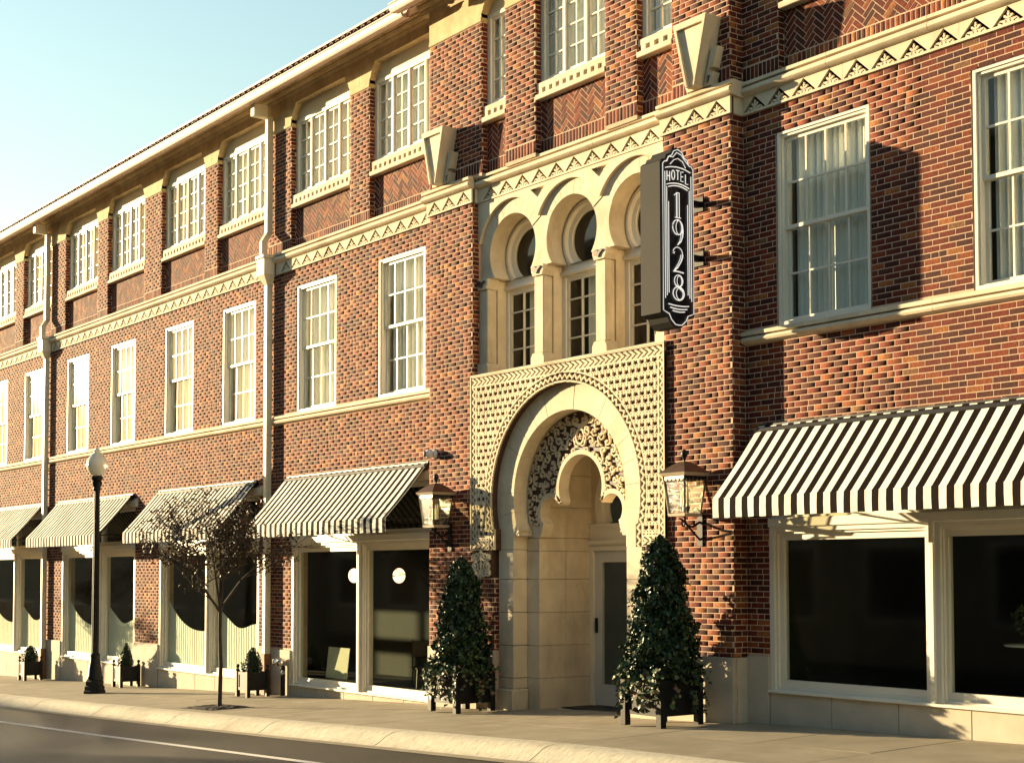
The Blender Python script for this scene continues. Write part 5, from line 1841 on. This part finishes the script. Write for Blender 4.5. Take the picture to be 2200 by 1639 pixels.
mu = MB()
rr = np.random.default_rng(3)
nX, nY = 26, 20
v, f = [], []
for i in range(nX + 1):
    for j in range(nY + 1):
        x, y = PITX0 + (PITX1 - PITX0) * i / nX, PITY0 + (PITY1 - PITY0) * j / nY
        e = min(i, nX - i, j, nY - j)
        v.append((x, y, zg(x, y) - 0.02 + (0.035 * min(1, e / 4) + rr.uniform(0, 0.02) if e else 0)))
for i in range(nX):
    for j in range(nY):
        a = i * (nY + 1) + j
        f.append((a, a + nY + 1, a + nY + 2, a + 1))
mu.add(v, f)
tag(part('mulch', mu, MULCH, None), 'dark bark mulch in the tree pit', None, kind='stuff')

# ------------------------------------------------------------------ fire standpipe by the downspout
sp_ = empty('fire_standpipe', (-23.56, -0.03, zg(-23.56)))
tag(sp_, 'shiny twin inlet fire standpipe on the wall beside the small planter', 'standpipe')
gz = zg(-23.56)
part('inlet_body', MB().lathe([(0.05, 0.0), (0.075, 0.03), (0.085, 0.10), (0.06, 0.16)], (0, 0, 0), 16), CHROME, sp_, loc=(0, 0, 0.60), rot=(math.pi / 2, 0, 0))
for s in (-1, 1):
    part('inlet_cap', MB().lathe([(0.03, 0.0), (0.062, 0.02), (0.066, 0.07), (0.05, 0.09), (0.012, 0.10)], (0, 0, 0), 14), CHROME, sp_, loc=(s * 0.075, -0.13, 0.60 + 0.03), rot=(math.pi / 2 + 0.3, 0, s * 0.5))
part('inlet_cap', MB().lathe([(0.02, 0.0), (0.045, 0.015), (0.048, 0.05), (0.01, 0.07)], (0, 0, 0), 14), CHROME, sp_, loc=(0.04, -0.05, 0.42), rot=(math.pi / 2, 0, 0))
part('riser', MB().tube([(0, -0.06, 0), (0, -0.06, 0.56)], 0.045, 10), BLACKM, sp_)

# ------------------------------------------------------------------ things seen through the shop glass
def pub_table(x, y, z0, label, top=0.33):
    o = empty('bistro_table', (x, y, z0))
    tag(o, label, 'table')
    part('tabletop', MB().lathe([(0.28, 0.78), (0.30, 0.785), (0.30, 0.80), (0.28, 0.805)], seg=24), WHITEB, o)
    part('pedestal', MB().lathe([(0.17, 0.0), (0.16, 0.02), (0.03, 0.05), (0.018, 0.1), (0.018, 0.74), (0.05, 0.779)], seg=14), CHROME, o)
    return o
pub_table(-8.95, 0.85, -1.55, 'small round pedestal table with a plant behind the dark shop glass')
vp = empty('potted_plant', (-8.98, 0.85, -0.745))
tag(vp, 'small leafy potted plant on the round table behind the glass', 'plant')
part('pot', MB().lathe([(0.045, 0.0), (0.06, 0.10), (0.055, 0.10)], seg=14), WHITEB, vp)
P, Nn = cone_cloud(160, [(0.08, 0.03), (0.18, 0.16), (0.30, 0.17), (0.42, 0.05)], 77, 0.2)
link('leaves', leaf_cloud(P, Nn, 0.07, 77), LEAF_I, vp, kind='stuff')
gb = empty('green_box', (-8.42, 0.42, -1.24))
tag(gb, 'flat sea green box standing low behind the shop glass', 'box')
part('box_body', MB().bbox(-0.22, 0.22, -0.10, 0.10, 0.0, 0.105, 0.006), GREENB, gb)
part('box_lid', MB().bbox(-0.225, 0.225, -0.105, 0.105, 0.107, 0.135, 0.006), GREENB, gb)
part('stand', MB().box(-0.2, 0.2, -0.08, 0.08, -0.31, -0.001), WOODD, gb)
def cafe_chair(x, y, z0, rz, label):
    o = empty('cafe_chair', (x, y, z0), rz)
    tag(o, label, 'chair', 'chairs inside the restaurant window')
    part('seat', MB().bbox(-0.2, 0.2, -0.2, 0.2, 0.43, 0.46, 0.01), WOODD, o)
    part('backrest', MB().bbox(-0.19, 0.19, 0.17, 0.20, 0.62, 0.90, 0.01), WOODD, o)
    for s in (-1, 1):
        part('back_post', MB().tube([(s * 0.18, 0.18, 0.45), (s * 0.18, 0.20, 0.92)], 0.013), WOODD, o)
        for t in (-1, 1):
            part('leg', MB().tube([(s * 0.17, t * 0.17, 0.44), (s * 0.20, t * 0.20, 0)], 0.015), WOODD, o)
    return o
fz = -2.4
pub_table(-20.0, 1.1, fz + 0.35, 'round pedestal table between the chairs behind the restaurant glass')
cafe_chair(-20.7, 1.1, fz + 0.35, 1.2, 'dark wooden chair left of the table behind the restaurant glass')
cafe_chair(-19.35, 1.0, fz + 0.35, -1.4, 'dark wooden chair right of the table behind the restaurant glass')
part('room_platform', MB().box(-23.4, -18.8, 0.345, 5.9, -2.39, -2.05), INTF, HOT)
pp = empty('paper_sheet', (-22.3, 0.32, -1.85))
tag(pp, 'pale paper sheet leaning low behind the restaurant glass', 'paper')
part('sheet', MB().bbox(-0.42, 0.30, -0.006, 0.006, 0.0, 0.55, 0.002), PAPER, pp, rot=(-0.12, 0, 0))
# round emblem decals stuck on the glass
for x in (-21.42, -20.02):
    em = empty('window_emblem', (x, 0.104, -0.02))
    tag(em, 'round yellow domed emblem on the ' + ('pane left of the mullion beside the entrance awning' if x < -21 else 'restaurant pane nearest the entrance'), 'emblem', 'emblems on the restaurant glass')
    part('emblem_rim', MB().plate([(0.19 * math.cos(t * math.pi / 16), 0.125 * math.sin(t * math.pi / 16)) for t in range(32)], [], -0.001, 0.0008), DECALR, em)
    part('emblem_dome', MB().plate([(0.165 * math.cos(t * math.pi / 16), 0.018 + 0.085 * math.sin(t * math.pi / 16)) for t in range(17)], [], -0.002, -0.0012), DECALY, em)
    part('emblem_bowl', MB().plate([(0.16 * math.cos(math.pi + t * math.pi / 16), -0.018 + 0.085 * math.sin(math.pi + t * math.pi / 16)) for t in range(17)], [], -0.002, -0.0012), DECALY, em)

# ------------------------------------------------------------------ the other side of the street (seen in the glass, shades the road)
def far_building(x0, x1, y0, y1, z1, label):
    zb = zg((x0 + x1) / 2) - 0.8
    o = empty('shop_building', ((x0 + x1) / 2, y1, zb))
    tag(o, label, 'building', 'low buildings across the street')
    def P_(name, mb, m, par=o):
        ob = part(name, mb, m, par)
        ob.location = -o.location if par is o else Vector((0, 0, 0))
        return ob
    w = P_('wall', MB().box(x0, x1, y0, y1, zb, z1), OPP)
    P_('parapet', MB().box(x0 - 0.1, x1 + 0.1, y0 - 0.1, y1 + 0.1, z1, z1 + 0.25), STONE_B)
    n = int((x1 - x0) / 4)
    for i in range(n):
        xa = x0 + (x1 - x0) * (i + 0.2) / n
        xb = x0 + (x1 - x0) * (i + 0.8) / n
        wn_ = P_('window', MB().grid(xa, xb, zb + 1.2, zb + 3.4, [(xa + 0.1, xb - 0.1, zb + 1.3, zb + 3.3)], y1 - 0.02, y1 + 0.06), PAINT)
        P_('pane', MB().box(xa + 0.1, xb - 0.1, y1 + 0.005, y1 + 0.01, zb + 1.3, zb + 3.3), SIGNB, wn_)
    return o
far_building(-112, -57, -32, -18, 2.9, 'low beige shop building across the street, far end')
far_building(-56, 34, -36, -20, 11.6, 'tall beige building across the street from the hotel')
